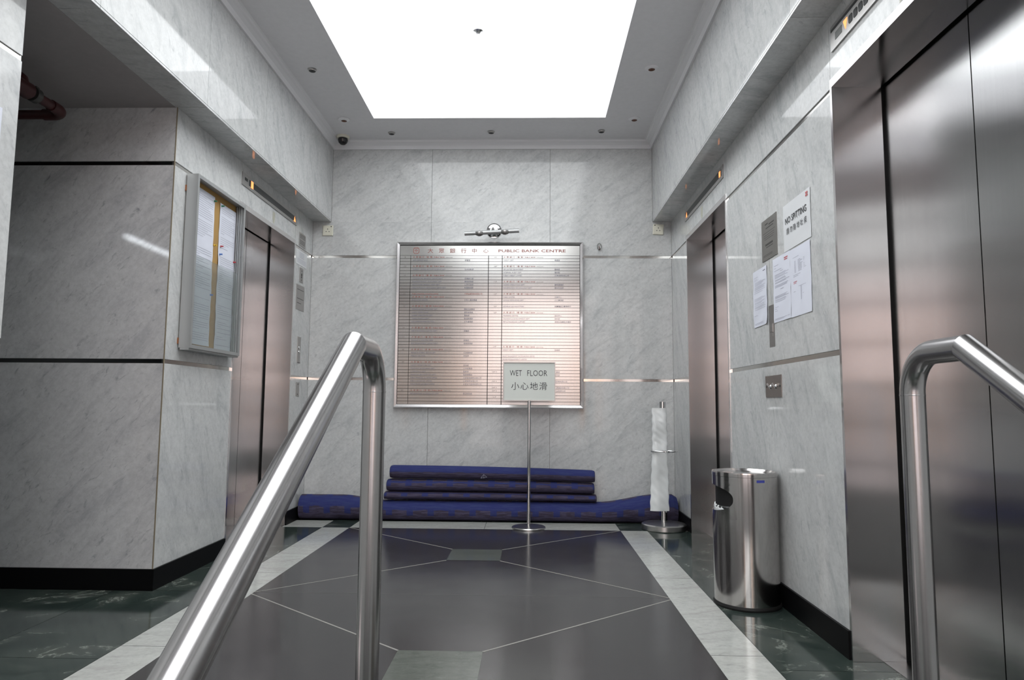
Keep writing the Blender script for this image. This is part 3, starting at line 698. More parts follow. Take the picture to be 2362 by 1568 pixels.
# ---- picture light
r = thing('picture_light', (-0.292, YB, 2.24), 'silver bar picture light on a round chrome rose above the directory board', 'wall lamp')
mb = MB(); mb.lathe([(0.0, -0.030), (0.030, -0.028), (0.034, -0.020), (0.050, -0.014), (0.060, -0.007), (0.060, -0.0006)], (-0.293, YB, 2.272), 'y'); mb.build('rose', M_chrome, r)
mb = MB(); mb.sweep([(-0.297, YB-0.02, 2.272), (-0.298, YB-0.09, 2.268), (-0.299, YB-0.125, 2.250)], 0.010, 20); mb.build('arm', M_plate, r)
bar = MB(); a, b = Vector((-0.518, YB-0.140, 2.214)), Vector((-0.090, YB-0.140, 2.238)); bar.sweep([a, b], 0.0165, 28); bar.build('bar', M_alu, r)
for s in (0.27, 0.74):
    p = a.lerp(b, s); mb = MB(); mb.lathe([(0.0, -0.026), (0.012, -0.025), (0.030, -0.016), (0.033, -0.006), (0.033, 0.004)], tuple(p)); mb.build('lamp_head', M_plate, r)

# ---- two sockets
def socket(xc, zc, label, rot):
    r = thing('power_socket', (xc, YB, zc), label, 'power socket', 'square wall sockets under the bulkheads')
    mb = MB(); h = 0.042; e = 0.004
    f = [(xc-h+e, YB-0.012, zc-h+e), (xc+h-e, YB-0.012, zc-h+e), (xc+h-e, YB-0.012, zc+h-e), (xc-h+e, YB-0.012, zc+h-e)]
    bk = [(xc-h, YB-0.0006, zc-h), (xc+h, YB-0.0006, zc-h), (xc+h, YB-0.0006, zc+h), (xc-h, YB-0.0006, zc+h)]; md = [(p[0], YB-0.008, p[2]) for p in bk]
    mb.poly(f)
    for k in range(4): k2 = (k+1) % 4; mb.poly([bk[k], bk[k2], md[k2], md[k]]); mb.poly([md[k], md[k2], f[k2], f[k]])
    mb.build('face_plate', M_cream, r)
    for dx, dz, w_, hh in ((0, 0.011, 0.004, 0.0065), (-0.012, -0.010, 0.0065, 0.0035), (0.012, -0.010, 0.0065, 0.0035)):
        mb = MB(); mb.box((xc+dx-w_/1.5, YB-0.0128, zc+dz-hh/1.5), (xc+dx+w_/1.5, YB-0.0119, zc+dz+hh/1.5)); mb.build('pin_hole', M_black, r)
    mb = MB(); s = 1 if xc < 0 else -1; mb.lathe([(0.0, -0.0140), (0.004, -0.0138), (0.0048, -0.0119)], (xc+s*0.028, YB, zc+0.032), 'y', 16); mb.build('indicator_dot', M_dark, r)
    r.rotation_euler = (0, rot, 0)
socket(-1.641, 2.272, 'cream square power socket at the top left corner of the back wall', 0.0)
socket(1.021, 2.282, 'cream square power socket at the top right corner of the back wall', math.radians(3))
# ---- hook ring
r = thing('hook_ring', (0.55, YB, 2.139), 'small grey steel ring hanging on a wall hook right of the directory board', 'hook')
mb = MB(); P_ = [(0.55+0.0155*math.cos(2*math.pi*k/28), YB-0.012+0.0, 2.142+0.025*math.sin(2*math.pi*k/28)) for k in range(29)]
mb.sweep(P_, 0.0028, 10, cap=False); mb.build('ring', mat('dull_steel', srgb(120, 122, 118), 0.4, 0.5), r)
mb = MB(); mb.sweep([(0.551, YB-0.0006, 2.119), (0.551, YB-0.017, 2.118), (0.551, YB-0.018, 2.132), (0.547, YB-0.014, 2.142)], 0.0030, 10); mb.build('hook', M_brown, r)

# ---- carpet rolls
def roll(name, x0, x1, yc, zfun, rfun, label, M_, jitter=0.0, spiral=True, sag=None):
    """roll lying along x; rfun(t) -> (ry, rz); zfun(t) -> centre z"""
    mb = MB(); mb.smooth = True; NX, NA = 90, 48; rings = []; rd = random.Random(hash(name+label) % 999 if False else len(label))
    ph = [rd.uniform(0, 6.28) for _ in range(6)]
    for i in range(NX+1):
        t = i/NX; x = x0+(x1-x0)*t; ry, rz = rfun(t); ring = []
        for k in range(NA+1):
            a = 2*math.pi*k/NA
            e = 1+jitter*(0.5*math.sin(5*t*6+ph[0]+a)+0.5*math.sin(13*t+ph[1]+2*a)+0.35*math.sin(31*t+ph[2]-a))
            # the lap of the carpet end makes a small step on the top
            ring.append((x, yc+ry*e*math.cos(a), zfun(t)+rz*e*math.sin(a)))
        rings.append((x, ring))
    L_ = 0
    for i in range(NX):
        A = mb.add(*rings[i][1]); B = mb.add(*rings[i+1][1])
        for k in range(NA):
            a0, a1 = 2*math.pi*k/NA, 2*math.pi*(k+1)/NA; R0 = 0.09
            u0, u1 = rings[i][0], rings[i+1][0]
            mb.face((A[k], A[k+1], B[k+1], B[k]), [(u0, a0*R0), (u0, a1*R0), (u1, a1*R0), (u1, a0*R0)])
    o = mb.build(name, M_)
    o['_o'] = (0, 0, 0)
    tag(o, label, 'rolled carpet', 'blue carpet rolls at the back wall')
    # wound ends: spiral edge
    for t, x, s in ((0, x0, -1), (1, x1, 1)):
        ry, rz = rfun(t); z0 = zfun(t); mb = MB(); n = 150; turns = 4
        mb.poly([(x, yc+ry*0.97*math.cos(2*math.pi*k/40), z0+rz*0.97*math.sin(2*math.pi*k/40)) for k in range(40)])
        pts = []
        for k in range(n):
            q = k/(n-1); a = turns*2*math.pi*q; f = 0.2+0.77*q
            pts.append((yc+ry*f*math.cos(a), z0+rz*f*math.sin(a), 0.0035))
        for k in range(n-1):
            (ya, za, w_), (yb_, zb_, _) = pts[k], pts[k+1]; f0 = 0.9
            mb.box((x, min(ya, yb_)-0.002, min(za, zb_)-0.002), (x+s*0.003, max(ya, yb_)+0.002, max(za, zb_)+0.002))
        mb.build('wound_end', M_backing, o)
    return o
M_backing = mat('carpet_backing_dark', srgb(46, 45, 60), 0.9)
def rb(t):
    e = (0.088, 0.092) if t < 0.3 else (0.090, 0.092)
    k = max(0, min(1, (t-0.11)/0.12)); k2 = max(0, min(1, (t-0.79)/0.17)); k = k*k*(3-2*k); k2 = k2*k2*(3-2*k2)
    rz = 0.092-0.018*k+0.032*k2; ry = 0.090+0.004*k+0.004*k2
    q = min(1, (1-t)/0.012); return (ry*(0.88+0.12*q), rz*(0.90+0.10*q))
YR = YB-s_-0.100
roll('rolled_carpet', -1.742, 1.108, YR, lambda t: rb(t)[1]+0.0015, rb, 'longest and thickest blue woven carpet roll on the floor along the back wall', M_carpet, 0.008)
ztop = lambda x: 2*rb((x+1.742)/2.85)[1]+0.0015
def mk(x0, x1, z0, z1, rz0, rz1, ry, bend, label, M_, jit=0.006):
    zf = lambda t: z0+(z1-z0)*t+bend*math.sin(math.pi*t)
    def rf(t):
        e = min(1, t/0.012, (1-t)/0.012) if 0 < t < 1 else 0
        f = 0.90+0.10*max(0, e); return (ry*f, (rz0+(rz1-rz0)*t)*f)
    return roll('rolled_carpet', x0, x1, YR+0.005, zf, rf, label, M_, jit)
mk(-1.098, 0.503, 0.186, 0.178, 0.031, 0.028, 0.075, 0.004, 'flattened thin blue carpet roll lying directly on the longest roll', M_carpet_squares, 0.01)
mk(-1.082, 0.487, 0.263, 0.250, 0.046, 0.042, 0.070, 0.006, 'blue carpet roll second from the top of the stack', M_carpet_tabs)
o = mk(-1.060, 0.492, 0.362, 0.340, 0.050, 0.046, 0.064, 0.006, 'topmost plain blue carpet roll of the stack, with a small white chalk triangle', M_carpet2)
mb = MB(); yy = YR-0.062; c_ = (-0.345, 0.337)
for a, b in (((-0.022, -0.012), (0.0, 0.016)), ((0.0, 0.016), (0.024, -0.004)), ((-0.022, -0.012), (0.024, -0.004)), ((0.0, 0.016), (0.002, -0.016))):
    mb.sweep([(c_[0]+a[0], yy-0.001, c_[1]+a[1]), (c_[0]+b[0], yy-0.001, c_[1]+b[1])], 0.0010, 6)
mb.build('chalk_mark', mat('chalk', srgb(170, 172, 190), 0.9), o)

# ---- wet floor sign
M_base = steel('brushed_base_plate', (0.55, 0.54, 0.53, 1), 0.30, 0.0, 0.04, (60, 60, 60))
sx_, sy_ = -0.004, 5.043
r = thing('floor_sign', (sx_, sy_, 0), 'freestanding wet floor sign on a thin steel pole in front of the directory board', 'sign')
mb = MB(); mb.lathe([(0.0, 0.020), (0.100, 0.017), (0.117, 0.013), (0.121, 0.008), (0.121, 0.0008), (0.0, 0.0008)], (sx_, sy_, 0)); mb.build('base', M_base, r)
mb = MB(); mb.sweep([(sx_, sy_, 0.018), (sx_, sy_, 0.910)], 0.0122, 28); mb.build('pole', M_chrome, r)
mb = MB(); x0, x1, z0, z1 = -0.196, 0.186, 0.906, 1.190; e = 0.0065
for a, b in (((x0, z0), (x1, z0+e)), ((x0, z1-e), (x1, z1)), ((x0, z0+e), (x0+e, z1-e)), ((x1-e, z0+e), (x1, z1-e))): mb.box((a[0], sy_-0.010, a[1]), (b[0], sy_+0.010, b[1]))
mb.box((x0+e, sy_+0.004, z0+e), (x1-e, sy_+0.009, z1-e)); mb.build('frame', M_plate, r)
mb = MB(); mb.box((x0+e*0.8, sy_-0.004, z0+e*0.8), (x1-e*0.8, sy_+0.003, z1-e*0.8)); cd = mb.build('card', M_signface, r)
mb = MB(); yy = sy_-0.0042
text_mesh(mb, 'WET', (-0.146, yy, 1.088), RI, UP, 0.061, fit=0.087, bold=-0.006); text_mesh(mb, 'FLOOR', (-0.019, yy, 1.088), RI, UP, 0.061, fit=0.146, bold=-0.006)
mb.build('english_lettering', M_ink, cd); mb = MB()
for k_, ch in enumerate('小心地滑'): text_mesh(mb, ch, (-0.135+k_*0.0680, yy, 0.991), RI, UP, 0.062, bold=-0.004)
mb.build('chinese_lettering', M_ink, cd)

# ---- wet umbrella bag stand
ux, uy = 0.965, 5.065
r = thing('umbrella_bag_stand', (ux, uy, 0), 'steel umbrella bag stand with a round base by the back right corner', 'stand')
mb = MB(); mb.lathe([(0.0, 0.050), (0.148, 0.043), (0.160, 0.037), (0.160, 0.006), (0.156, 0.0008), (0.0, 0.0008)], (ux, uy, 0), seg=64); mb.build('base', M_base, r)
mb = MB(); mb.sweep([(ux, uy, 0.045), (ux, uy, 0.907)], 0.0225, 32); mb.build('pole', M_chrome, r)
mb = MB(); P_ = [(ux-0.004+0.095*math.cos(a), uy-0.075+0.052*math.sin(a), 0.556) for a in [2*math.pi*k/40 for k in range(41)]]
mb.sweep(P_, 0.0062, 12, cap=False); mb.build('ring', M_chrome, r)
mb = MB(); mb.sweep([(ux-0.03, uy-0.02, 0.556), (ux-0.045, uy-0.06, 0.556)], 0.005, 10); mb.build('ring_bracket', M_chrome, r)
def sleeve(z0, z1, xa0, xb0, xa1, xb1, ph):
    mb = MB(); mb.smooth = True; NZ, NA = 60, 36; yc = uy-0.075; prev = None
    for i in range(NZ+1):
        t = i/NZ; z = z0+(z1-z0)*t; xa, xb = xa0+(xa1-xa0)*t, xb0+(xb1-xb0)*t; ring = []
        for k in range(NA):
            a = 2*math.pi*k/NA
            cx_, w_ = (xa+xb)/2, (xb-xa)/2
            fold = 0.0045*math.sin(3*a+2.2*t+ph)+0.003*math.sin(9*t+2*a+ph)+0.0014*math.sin(40*t+5*a)
            th_ = 0.017+0.006*math.sin(9*t+ph)
            ring.append((cx_+w_*math.cos(a)+0.002*math.sin(30*t+ph), yc+(th_+fold)*math.sin(a), z))
        idx = mb.add(*ring)
        if prev: [mb.face((prev[k], prev[(k+1)%NA], idx[(k+1)%NA], idx[k])) for k in range(NA)]
        prev = idx
    return mb
tp = 0.862
t_ = thing('umbrella_bag', (ux-0.03, uy-0.075, 0.14), 'long crumpled white plastic umbrella bags hanging from the steel stand', 'plastic bag')
sleeve(0.140, 0.560, 0.853-0.0, 0.988, 0.872, 0.982, 0.4).build('lower_bags', M_plastic, t_)
sleeve(0.552, tp, 0.875, 0.982, 0.874, 0.980, 2.1).build('upper_bags', M_plastic, t_)

# ================================================================== LEFT WALL FITTINGS
# ---- notice board case
nb = thing('notice_case', (XL, 3.69, 1.153), 'shallow grey aluminium notice case with sliding glass and pinned papers on the left pier', 'notice board')
y0, y1, z0, z1, XF = 3.397, 3.985, 1.150, 2.045, XL+0.062
mb = MB(); e = 0.017
mb.box((XL+0.006, y0, z0), (XF, y0+0.006, z1)); mb.box((XL+0.006, y1-0.006, z0), (XF, y1, z1)); mb.box((XL+0.006, y0+0.0062, z0), (XF, y1-0.0062, z0+0.008)); mb.box((XL+0.006, y0+0.0062, z1-0.008), (XF, y1-0.0062, z1))
for a, b in (((y0-0.0007, z0-0.0007), (y1+0.0007, z0+e)), ((y0-0.0007, z1-e), (y1+0.0007, z1+0.0007)), ((y0-0.0007, z0+e), (y0+e, z1-e)), ((y1-e, z0+e), (y1+0.0007, z1-e))): mb.box((XF+0.0002, a[0], a[1]), (XF+0.003, b[0], b[1]))
mb.box((XF-0.004, y0+0.002, z0-0.010), (XL+0.012, y1-0.002, z0))
mb.build('case', M_alu, nb)
mb = MB()
for dx in (0.012, 0.024, 0.036): mb.box((XF-dx, y1-0.0175, z0+0.01), (XF-dx+0.004, y1-0.030+0.004, z1-0.01)); mb.box((XF-dx, y0+0.006, z0+0.01), (XF-dx+0.004, y0+0.022, z1-0.01))
mb.build('glass_track', M_alu, nb)
mb = MB(); mb.box((XL+0.007, y0+0.006, z0+0.008), (XL+0.014, y1-0.014, z1-0.008)); mb.build('pinboard', M_cork, nb)
mb = MB(); mb.box((XL+0.0006, y0+0.03, z1-0.09), (XL+0.006, y0-0.004, z1-0.06)); mb.box((XL+0.0006, y0+0.03, z0+0.02), (XL+0.006, y0-0.004, z0+0.05)); mb.box((XL+0.0006, y0+0.03, z0+0.05), (XL+0.006, y1-0.03, z1-0.05)); mb.build('wooden_batten', mat('orange_wood', srgb(150, 92, 50), 0.7), nb)
mb = MB(); mb.box((XF-0.018, y0+0.020, z0+0.012), (XF-0.014, y1-0.030, 1.632)); mb.build('sliding_glass', M_glass, nb)
mb = MB(); mb.lathe([(0, 0.003), (0.004, 0.003), (0.004, 0.0)], (XL+0.03, y0-0.0, z1-0.06), 'y', 12); mb.build('screw', M_dark, nb)
def sheet(name, label, axis_x, n, ya, yb_, za, zb_, curl=0.0, lines=None, group=None, M_=M_paper, lift=0.001, seed=0, cat='paper notice', tilt=0.0, blocks=None, corner=None):
    """paper on a side wall at x=axis_x, facing n; ya..yb_ along y; child 'printing' holds the faint lines"""
    rd = random.Random(seed); NY, NZ = 10, 16
    r = thing(name, (axis_x, (ya+yb_)/2, za), label, cat, group)
    def off(u, v):
        c = lift+curl*(0.5+0.5*math.sin(6*v+seed))*abs(u-0.5)*0.8+curl*0.35*math.sin(9*v+3*u+seed)**2
        if corner:
            cu, cv = corner; d = max(0, 0.22-math.hypot(u-cu, (v-cv)*1.4)); c += d*0.035
        return c
    def P(u, v): return (axis_x+n*off(u, v), ya+(yb_-ya)*u, za+(zb_-za)*v+tilt*(u-0.5))
    mb = MB(); mb.smooth = True
    ids = [mb.add(*[P(i/NY, j/NZ) for i in range(NY+1)]) for j in range(NZ+1)]
    for j in range(NZ):
        for i in range(NY): mb.face((ids[j][i], ids[j][i+1], ids[j+1][i+1], ids[j+1][i]))
    mb2 = mb.build('sheet', M_, r, merge=False)
    for (mm, segs) in (lines or []):
        mb = MB()
        for (u0, u1, v0, v1) in segs:
            K = 6
            for k in range(K):
                ua, ub = u0+(u1-u0)*k/K, u0+(u1-u0)*(k+1)/K
                q = [P(ua, v0), P(ub, v0), P(ub, v1), P(ua, v1)]
                mb.poly([(p[0]+n*0.0006, p[1], p[2]) for p in q])
        mb.build('printing', mm, mb2)
    return r, mb2
def textlines(rd, v_from, v_to, step, u0=0.1, u1=0.9, gap=0.0, th=0.0040, flip=False):
    out = []; v = v_from
    while v > v_to:
        if rd.random() > gap:
            e = u1 if rd.random() > 0.3 else u0+(u1-u0)*rd.uniform(0.25, 0.9)
            a, b = (u0, e)
            if flip: a, b = 1-b, 1-a
            out.append((a, b, v-th, v+th))
        v -= step
    return out
xs_ = XL+0.0145
def casesheets():
    lab = ['upper', 'middle', 'lower']
    for c, (a, b, nm) in enumerate(((3.472, 3.692, 'left'), (3.757, 3.969, 'right'))):
        for k in range(3):
            zt_ = 2.000-0.276*k+(0.01 if c == 0 else 0.0); rd = random.Random(10*c+k)
            segs = textlines(rd, 0.90, 0.10, 0.042, 0.10, 0.92, 0.18, 0.0042)
            sheet('pinned_paper', '%s printed paper in the %s column inside the grey notice case' % (lab[k], nm), xs_+0.0006*k, 1, a, b, zt_-0.278, zt_, 0.006 if k else 0.003, [(M_faint, segs)], 'papers pinned in the notice case', M_paper, seed=3*c+k)
casesheets()
M_pins = [mat('pin_yellow', srgb(220, 180, 40), 0.4), mat('pin_red', srgb(180, 50, 60), 0.4), mat('pin_blue', srgb(70, 120, 200), 0.4), mat('pin_green', srgb(40, 120, 90), 0.4)]
for y, z, c_, lb in ((3.680, 1.985, 3, 'green push pin at the top of the left paper column'), (3.772, 1.984, 3, 'green push pin at the top of the right paper column'), (3.702, 1.742, 0, 'yellow push pin beside the tan strip above the glass'), (3.782, 1.755, 1, 'red push pin in the middle of the right paper column'),
                    (3.775, 1.708, 2, 'light blue push pin under the red one near the tan strip'), (3.955, 1.700, 1, 'red push pin at the far edge of the right paper column'), (3.684, 1.462, 2, 'blue push pin behind the glass beside the tan strip')):
    mb = MB(); mb.lathe([(0.0, 0.019), (0.005, 0.018), (0.003, 0.011), (0.006, 0.005), (0.0, 0.005)], (xs_, y, z), 'x', 12)
    tag(mb.build('push_pin', M_pins[c_]), lb, 'push pin', 'push pins in the notice case')

# ---- plates beside the left lift
def plate(name, label, xw, n, ya, yb_, za, zb_, M_=M_plate, th=0.003, cat='wall plate', lines=None, group=None):
    r = thing(name, (xw, (ya+yb_)/2, za), label, cat, group)
    mb = MB(); mb.box((xw+n*0.0006, ya, za), (xw+n*th, yb_, zb_)); p = mb.build('plate', M_, r)
    if lines:
        mb = MB()
        for u0, u1, v0, v1 in lines:
            mb.poly([(xw+n*(th+0.0004), ya+(yb_-ya)*u, za+(zb_-za)*v) for u, v in ((u0, v0), (u1, v0), (u1, v1), (u0, v1))])
        mb.build('engraving', mat('engraved_dark', srgb(70, 68, 66), 0.5), p)
    return r, p
rd = random.Random(5)
plate('engraved_plate', 'small steel engraved plate high up between the left lift and the corner', XL, 1, 5.120, 5.272, 2.078, 2.182, lines=textlines(rd, 0.86, 0.1, 0.11, 0.12, 0.9, 0.1, 0.018))
r, p = plate('white_notice', 'white printed card notice above the key switch beside the left lift', XL, 1, 5.075, 5.318, 1.930, 2.045, M_paper_dim, 0.002, 'notice')
mb = MB()
for v in (0.82, 0.72, 0.62, 0.52): mb.poly([(XL+0.0026, 5.075+0.243*u, 1.93+0.115*(v+d)) for u, d in ((0.28, 0), (0.72, 0), (0.72, 0.035), (0.28, 0.035))])
for v in (0.38, 0.30, 0.22, 0.14): mb.poly([(XL+0.0026, 5.075+0.243*u, 1.93+0.115*(v+d)) for u, d in ((0.08, 0), (0.92, 0), (0.92, 0.025), (0.08, 0.025))])
mb.build('printing', M_faint, p)
r, p = plate('key_switch', 'narrow steel key switch plate under the white card beside the left lift', XL, 1, 5.160, 5.242, 1.803, 1.914, th=0.004, cat='switch')
for z, q in ((1.892, 0.005), (1.862, 0.011), (1.843, 0.008), (1.822, 0.005)): mb = MB(); mb.lathe([(0.0, 0.006), (q, 0.0055), (q, 0.003)], (XL, 5.203, z), 'x', 16); mb.build('key_hole' if q > 0.006 else 'screw', M_dark, p)
plate('engraved_plate', 'larger dull steel plate under the key switch beside the left lift', XL, 1, 5.100, 5.284, 1.586, 1.778, lines=textlines(rd, 0.9, 0.1, 0.09, 0.1, 0.9, 0.35, 0.012))
r, p = plate('lift_call_panel', 'tall narrow steel lift call button plate beside the left lift', XL, 1, 5.170, 5.234, 1.184, 1.383, th=0.005, cat='call panel')
for z in (1.300, 1.268): mb = MB(); mb.lathe([(0.0, 0.009), (0.010, 0.008), (0.012, 0.004)], (XL, 5.202, z), 'x', 20); mb.build('call_button', M_chrome, p)
mb = MB(); mb.box((XL+0.005, 5.17, 1.184), (XL+0.0056, 5.234, 1.189)); mb.build('edge_line', M_dark, p)
r, p = plate('blank_plate', 'short narrow steel plate low beside the left lift, under the call panel', XL, 1, 5.172, 5.242, 0.932, 1.036, th=0.004)
for z in (1.022, 0.946): mb = MB(); mb.lathe([(0.0, 0.006), (0.005, 0.0055), (0.005, 0.003)], (XL, 5.207, z), 'x', 14); mb.build('screw', M_dark, p)

# ---- paper on the near left wall
sheet('wall_paper_notice', 'white paper taped on the near left wall at the picture edge', XL, 1, 1.965, 2.176, 1.555, 1.850, 0.002, [(M_faint, textlines(random.Random(2), 0.9, 0.3, 0.05, 0.1, 0.9, 0.1)), (M_ink, [(0.86, 0.90, 0.90, 0.905), (0.86, 0.90, 0.915, 0.92)])])

# ================================================================== RIGHT WALL FITTINGS
plate('engraved_plate', 'dull steel regulations plate left of the no spitting notice on the right pier', XR, -1, 3.120, 3.322, 1.570, 1.766, mat('dull_steel_plate', (0.30, 0.29, 0.27, 1), 0.38, 0.9), 0.003,
      lines=[(1-b, 1-a, c_, d) for a, b, c_, d in [(0.25, 0.45, 0.86, 0.89), (0.5, 0.85, 0.82, 0.85), (0.3, 0.8, 0.76, 0.785), (0.1, 0.9, 0.66, 0.67), (0.15, 0.85, 0.60, 0.61), (0.15, 0.85, 0.55, 0.56), (0.2, 0.8, 0.50, 0.51), (0.25, 0.75, 0.34, 0.39), (0.3, 0.75, 0.29, 0.31), (0.1, 0.7, 0.12, 0.13), (0.1, 0.7, 0.09, 0.10)]])
r, sh = sheet('printed_notice', 'white landscape paper reading no spitting in English and Chinese on the right pier', XR, -1, 2.741, 3.037, 1.556, 1.762, 0.002, None, None, M_paper_dim, 0.0015, seed=4, tilt=0.0)
R_, U_ = (0, -1, 0), (0, 0, 1)
mb = MB(); text_mesh(mb, 'NO SPITTING', (XR-0.0037, 3.010, 1.674), R_, U_, 0.039, fit=0.232, bold=0.010)
mb.build('english_lettering', M_ink, sh); mb = MB()
for k_, ch in enumerate('請勿隨地吐痰'): text_mesh(mb, ch, (XR-0.0037, 2.998-k_*0.0385, 1.628), R_, U_, 0.030, bold=0.004)
mb.build('chinese_lettering', M_ink, sh)
mb = MB()
for dy, dz in ((0, 0), (0.012, 0), (0, 0.011), (0.012, 0.011)): mb.poly([(XR-0.0037, 2.762+dy+a, 1.732+dz+b) for a, b in ((0, 0), (0.009, 0), (0.009, 0.008), (0, 0.008))])
mb.build('corner_mark', M_red, sh)
fl = lambda l: [(1-b, 1-a, c_, d) for a, b, c_, d in l]
rd = random.Random(8)
seg = [(0.08, 0.35, 0.88, 0.886), (0.08, 0.2, 0.84, 0.846), (0.08, 0.5, 0.80, 0.806), (0.42, 0.6, 0.765, 0.773)]
for v in (0.735, 0.72, 0.70, 0.685, 0.655, 0.64, 0.615, 0.60, 0.565, 0.55, 0.535, 0.40, 0.385, 0.37, 0.345, 0.33, 0.31): seg.append((0.1, rd.uniform(0.7, 0.93), v, v+0.006))
seg += [(0.42, 0.6, 0.49, 0.498), (0.08, 0.3, 0.23, 0.236), (0.08, 0.2, 0.20, 0.206), (0.08, 0.25, 0.17, 0.176), (0.08, 0.75, 0.05, 0.056), (0.08, 0.6, 0.035, 0.04), (0.8, 0.95, 0.05, 0.056)]
sheet('printed_notice', 'white letter paper with a red heading mark under the no spitting notice, middle of three', XR, -1, 2.974, 3.184, 1.259, 1.553, 0.004, [(M_faint, fl(seg)), (M_red, fl([(0.68, 0.88, 0.925, 0.94), (0.68, 0.86, 0.90, 0.912)]))], 'letters taped to the right pier', seed=1)
seg3 = [(0.15, 0.45, 0.86, 0.865)]
for v in (0.80, 0.78, 0.76, 0.74, 0.72, 0.70, 0.68, 0.66, 0.64): seg3 += [(0.22, 0.30, v, v+0.006), (0.40, rd.uniform(0.5, 0.62), v, v+0.008), (0.66, 0.66+rd.uniform(0, 0.15), v, v+0.004)]
seg3 += [(0.15, 0.5, 0.60, 0.606), (0.15, 0.4, 0.58, 0.586), (0.5, 0.53, 0.22, 0.42), (0.4, 0.75, 0.42, 0.425), (0.15, 0.25, 0.36, 0.365), (0.58, 0.64, 0.30, 0.305)]
sheet('printed_notice', 'white paper with a small table of figures, rightmost under the no spitting notice', XR, -1, 2.755, 2.9725, 1.257, 1.549, 0.003, [(M_faint, fl(seg3)), (M_red, fl([(0.15, 0.33, 0.50, 0.508), (0.15, 0.30, 0.48, 0.486)]))], 'letters taped to the right pier', lift=0.0015, seed=2)
seg1 = [(0.08, 0.35, 0.88, 0.886), (0.08, 0.3, 0.845, 0.85), (0.08, 0.4, 0.825, 0.83)]
for v in (0.79, 0.77, 0.75, 0.73, 0.70, 0.68, 0.66, 0.63, 0.60, 0.50, 0.48, 0.46, 0.43, 0.41, 0.38, 0.35, 0.33, 0.30): seg1.append((0.1, rd.uniform(0.6, 0.9), v, v+0.006))
seg1 += [(0.08, 0.3, 0.2, 0.206), (0.08, 0.7, 0.06, 0.066), (0.08, 0.7, 0.04, 0.046)]
sheet('printed_notice', 'white letter paper with a curled corner, leftmost and lowest on the right pier', XR, -1, 3.268, 3.467, 1.268, 1.548, 0.006, [(M_faint, fl(seg1)), (M_bluetext, fl([(0.72, 0.9, 0.93, 0.945)]))], 'letters taped to the right pier', seed=6, tilt=-0.004, corner=(0.0, 0.0))
r, p = plate('lift_call_panel', 'narrow steel call plate partly covered by the papers on the right pier', XR, -1, 3.186, 3.258, 1.153, 1.349, th=0.0009, cat='call panel')
mb = MB(); mb.box((XR-0.0009, 3.206, 1.222), (XR-0.004, 3.236, 1.262)); mb.box((XR-0.0009, 3.210, 1.19+0.012), (XR-0.002, 3.240, 1.215)); mb.build('call_button', M_plate, p)
r, p = plate('light_switch', 'square steel plate with two dolly switches on the right pier above the bin', XR, -1, 3.116, 3.322, 0.921, 1.020, mat('bronzed_steel', (0.34, 0.30, 0.28, 1), 0.30, 0.95), 0.004, cat='light switch')
for y in (3.186, 3.254):
    mb = MB(); mb.lathe([(0.0, -0.010), (0.007, -0.009), (0.0115, -0.004)], (XR, y, 0.968), 'x', 20)
    mb.sweep([(XR-0.008, y, 0.970), (XR-0.020, y, 0.982)], 0.0052, 14); mb.build('dolly_switch', M_chrome, p)
for y in (3.132, 3.306): mb = MB(); mb.lathe([(0.0, -0.0055), (0.005, -0.005), (0.005, -0.003)], (XR, y, 0.970), 'x', 14); mb.build('screw', M_dark, p)

# ================================================================== LITTER BIN
bx, by, br, bh = 0.9765, 3.208, 0.1415, 0.588
r = thing('litter_bin', (bx, by, 0), 'round brushed steel litter bin with an oval side opening, by the right pier', 'litter bin')
HC, HZ, HA, HH = math.radians(166), 0.468, math.radians(67), 0.057
def bp_(a, z, rr=br): return (bx+rr*math.cos(a), by+rr*math.sin(a), z)
zlo, zhi, zp0, zp1 = 0.016, bh-0.022, HZ-0.085, HZ+0.080; A0, A1 = HC-HA-0.10, HC+HA+0.10
def rect_pt(ph):   # border of the patch hit by direction ph
    c_, s_2 = math.cos(ph), math.sin(ph); hu, hv = (A1-A0)/2, (zp1-HZ if s_2 > 0 else HZ-zp0)
    k = 1/max(abs(c_), abs(s_2)); return (HC+c_*k*hu, HZ+s_2*k*hv)
N_, NM = 96, 5
angs = sorted([2*math.pi*k/N_ for k in range(N_)]+[math.radians(q_+0.01) for q_ in (45, 135, 225, 315)])
el_ = lambda ph: (HC+HA*math.copysign(abs(math.cos(ph))**0.85, math.cos(ph)), HZ+HH*math.copysign(abs(math.sin(ph))**0.85, math.sin(ph)))
def shell(rr):
    """round wall with the oval slot cut out"""
    mb = MB(); mb.smooth = True
    def strip(a0, a1, z0, z1, na):
        for i in range(na):
            aa, ab = a0+(a1-a0)*i/na, a0+(a1-a0)*(i+1)/na
            mb.face(mb.add(bp_(aa, z0, rr), bp_(ab, z0, rr), bp_(ab, z1, rr), bp_(aa, z1, rr)))
    strip(0, 2*math.pi, zlo, zp0, 96); strip(0, 2*math.pi, zp1, zhi, 96); strip(A1, A0+2*math.pi, zp0, zp1, 70)
    for m_ in range(NM):
        for i in range(len(angs)):
            pa, pb = angs[i], angs[(i+1) % len(angs)]; q = []
            for ph, f in ((pa, m_/NM), (pb, m_/NM), (pb, (m_+1)/NM), (pa, (m_+1)/NM)):
                e_, r_ = el_(ph), rect_pt(ph); q.append(bp_(e_[0]*(1-f)+r_[0]*f, e_[1]*(1-f)+r_[1]*f, rr))
            mb.face(mb.add(*q))
    return mb
body = shell(br).build('body', M_bin, r, merge=True)
mb = MB(); mb.smooth = True
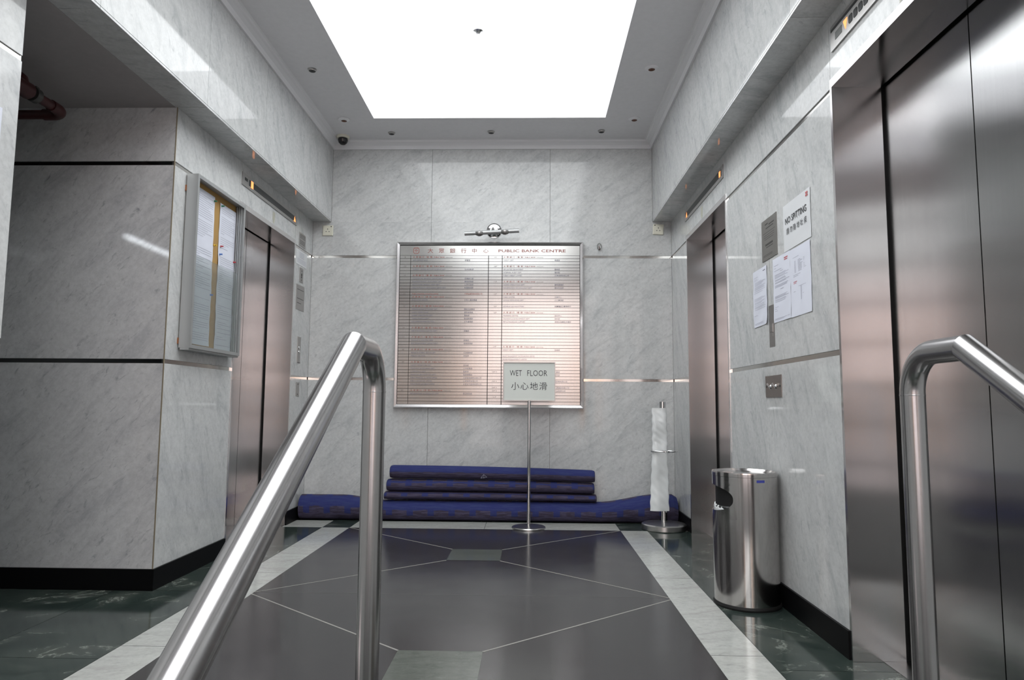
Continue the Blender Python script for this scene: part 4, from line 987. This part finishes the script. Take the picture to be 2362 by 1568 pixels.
for i in range(len(angs)):
    pa, pb = angs[i], angs[(i+1) % len(angs)]; a, b = el_(pa), el_(pb); mb.face(mb.add(bp_(*a), bp_(*b), bp_(b[0], b[1], br-0.0035), bp_(a[0], a[1], br-0.0035)))
mb.build('opening_edge', M_chrome, body)
shell(br-0.003).build('dark_lining', M_black, body, merge=True)  # black lining paints the shade inside the steel bin
mb = MB(); mb.lathe([(0.0, 0.03), (br-0.008, 0.03), (br-0.008, 0.430), (br-0.013, 0.436), (br-0.013, 0.06), (0.0, 0.06)], (bx, by, 0), seg=64); mb.build('inner_bucket', M_dark, r)
mb = MB(); mb.lathe([(br-0.014, 0.06), (br-0.014, zhi)], (bx, by, 0), seg=64); mb.build('dark_core', M_black, r)  # black core added so the opening reads as dark
mb = MB(); mb.lathe([(0.0, bh-0.012), (br-0.014, bh-0.012), (br-0.006, bh-0.003), (br+0.0004, bh-0.003), (br+0.001, bh-0.008), (br+0.001, zhi+0.001), (0.0, zhi+0.001)], (bx, by, 0), seg=96); mb.build('lid', M_bin, r)
mb = MB(); mb.lathe([(0.0, 0.0008), (br+0.003, 0.0008), (br+0.005, 0.008), (br+0.002, 0.018), (0.0, 0.018)], (bx, by, 0), seg=96); mb.build('base_ring', M_black, r)
mb = MB(); a0, a1 = math.radians(-86), math.radians(-71)
for k in range(6): aa, ab = a0+(a1-a0)*k/6, a0+(a1-a0)*(k+1)/6; mb.face(mb.add(bp_(aa, 0.546, br+0.0006), bp_(ab, 0.546, br+0.0006), bp_(ab, 0.557, br+0.0006), bp_(aa, 0.557, br+0.0006)))
mb.build('blue_label', M_blue, r)
# white liner showing in the opening
ln = thing('bin_liner', (bx, by, 0.38), 'white plastic liner showing in the opening of the steel bin', 'plastic bag')
mb = MB(); mb.smooth = True; rd = random.Random(3); K = 40; prof = []
for k in range(K+1):
    a = math.radians(140+(212-140)*k/K); j = 0.003*math.sin(k*0.9)+rd.uniform(-0.001, 0.001)
    prof.append([bp_(a, 0.400, br-0.0070), bp_(a, 0.430+j-0.010*(k/K), br-0.0065), bp_(a, 0.440+j-0.012*(k/K), br-0.009), bp_(a, 0.441+j-0.012*(k/K), br-0.0125)])
for k in range(K):
    for q in range(3): mb.face(mb.add(prof[k][q], prof[k+1][q], prof[k+1][q+1], prof[k][q+1]))
mb.build('liner_rim', M_plastic, ln)

# ------------------------------------------------------------------ tidy helper properties
for o in bpy.data.objects:
    if '_o' in o: del o['_o']
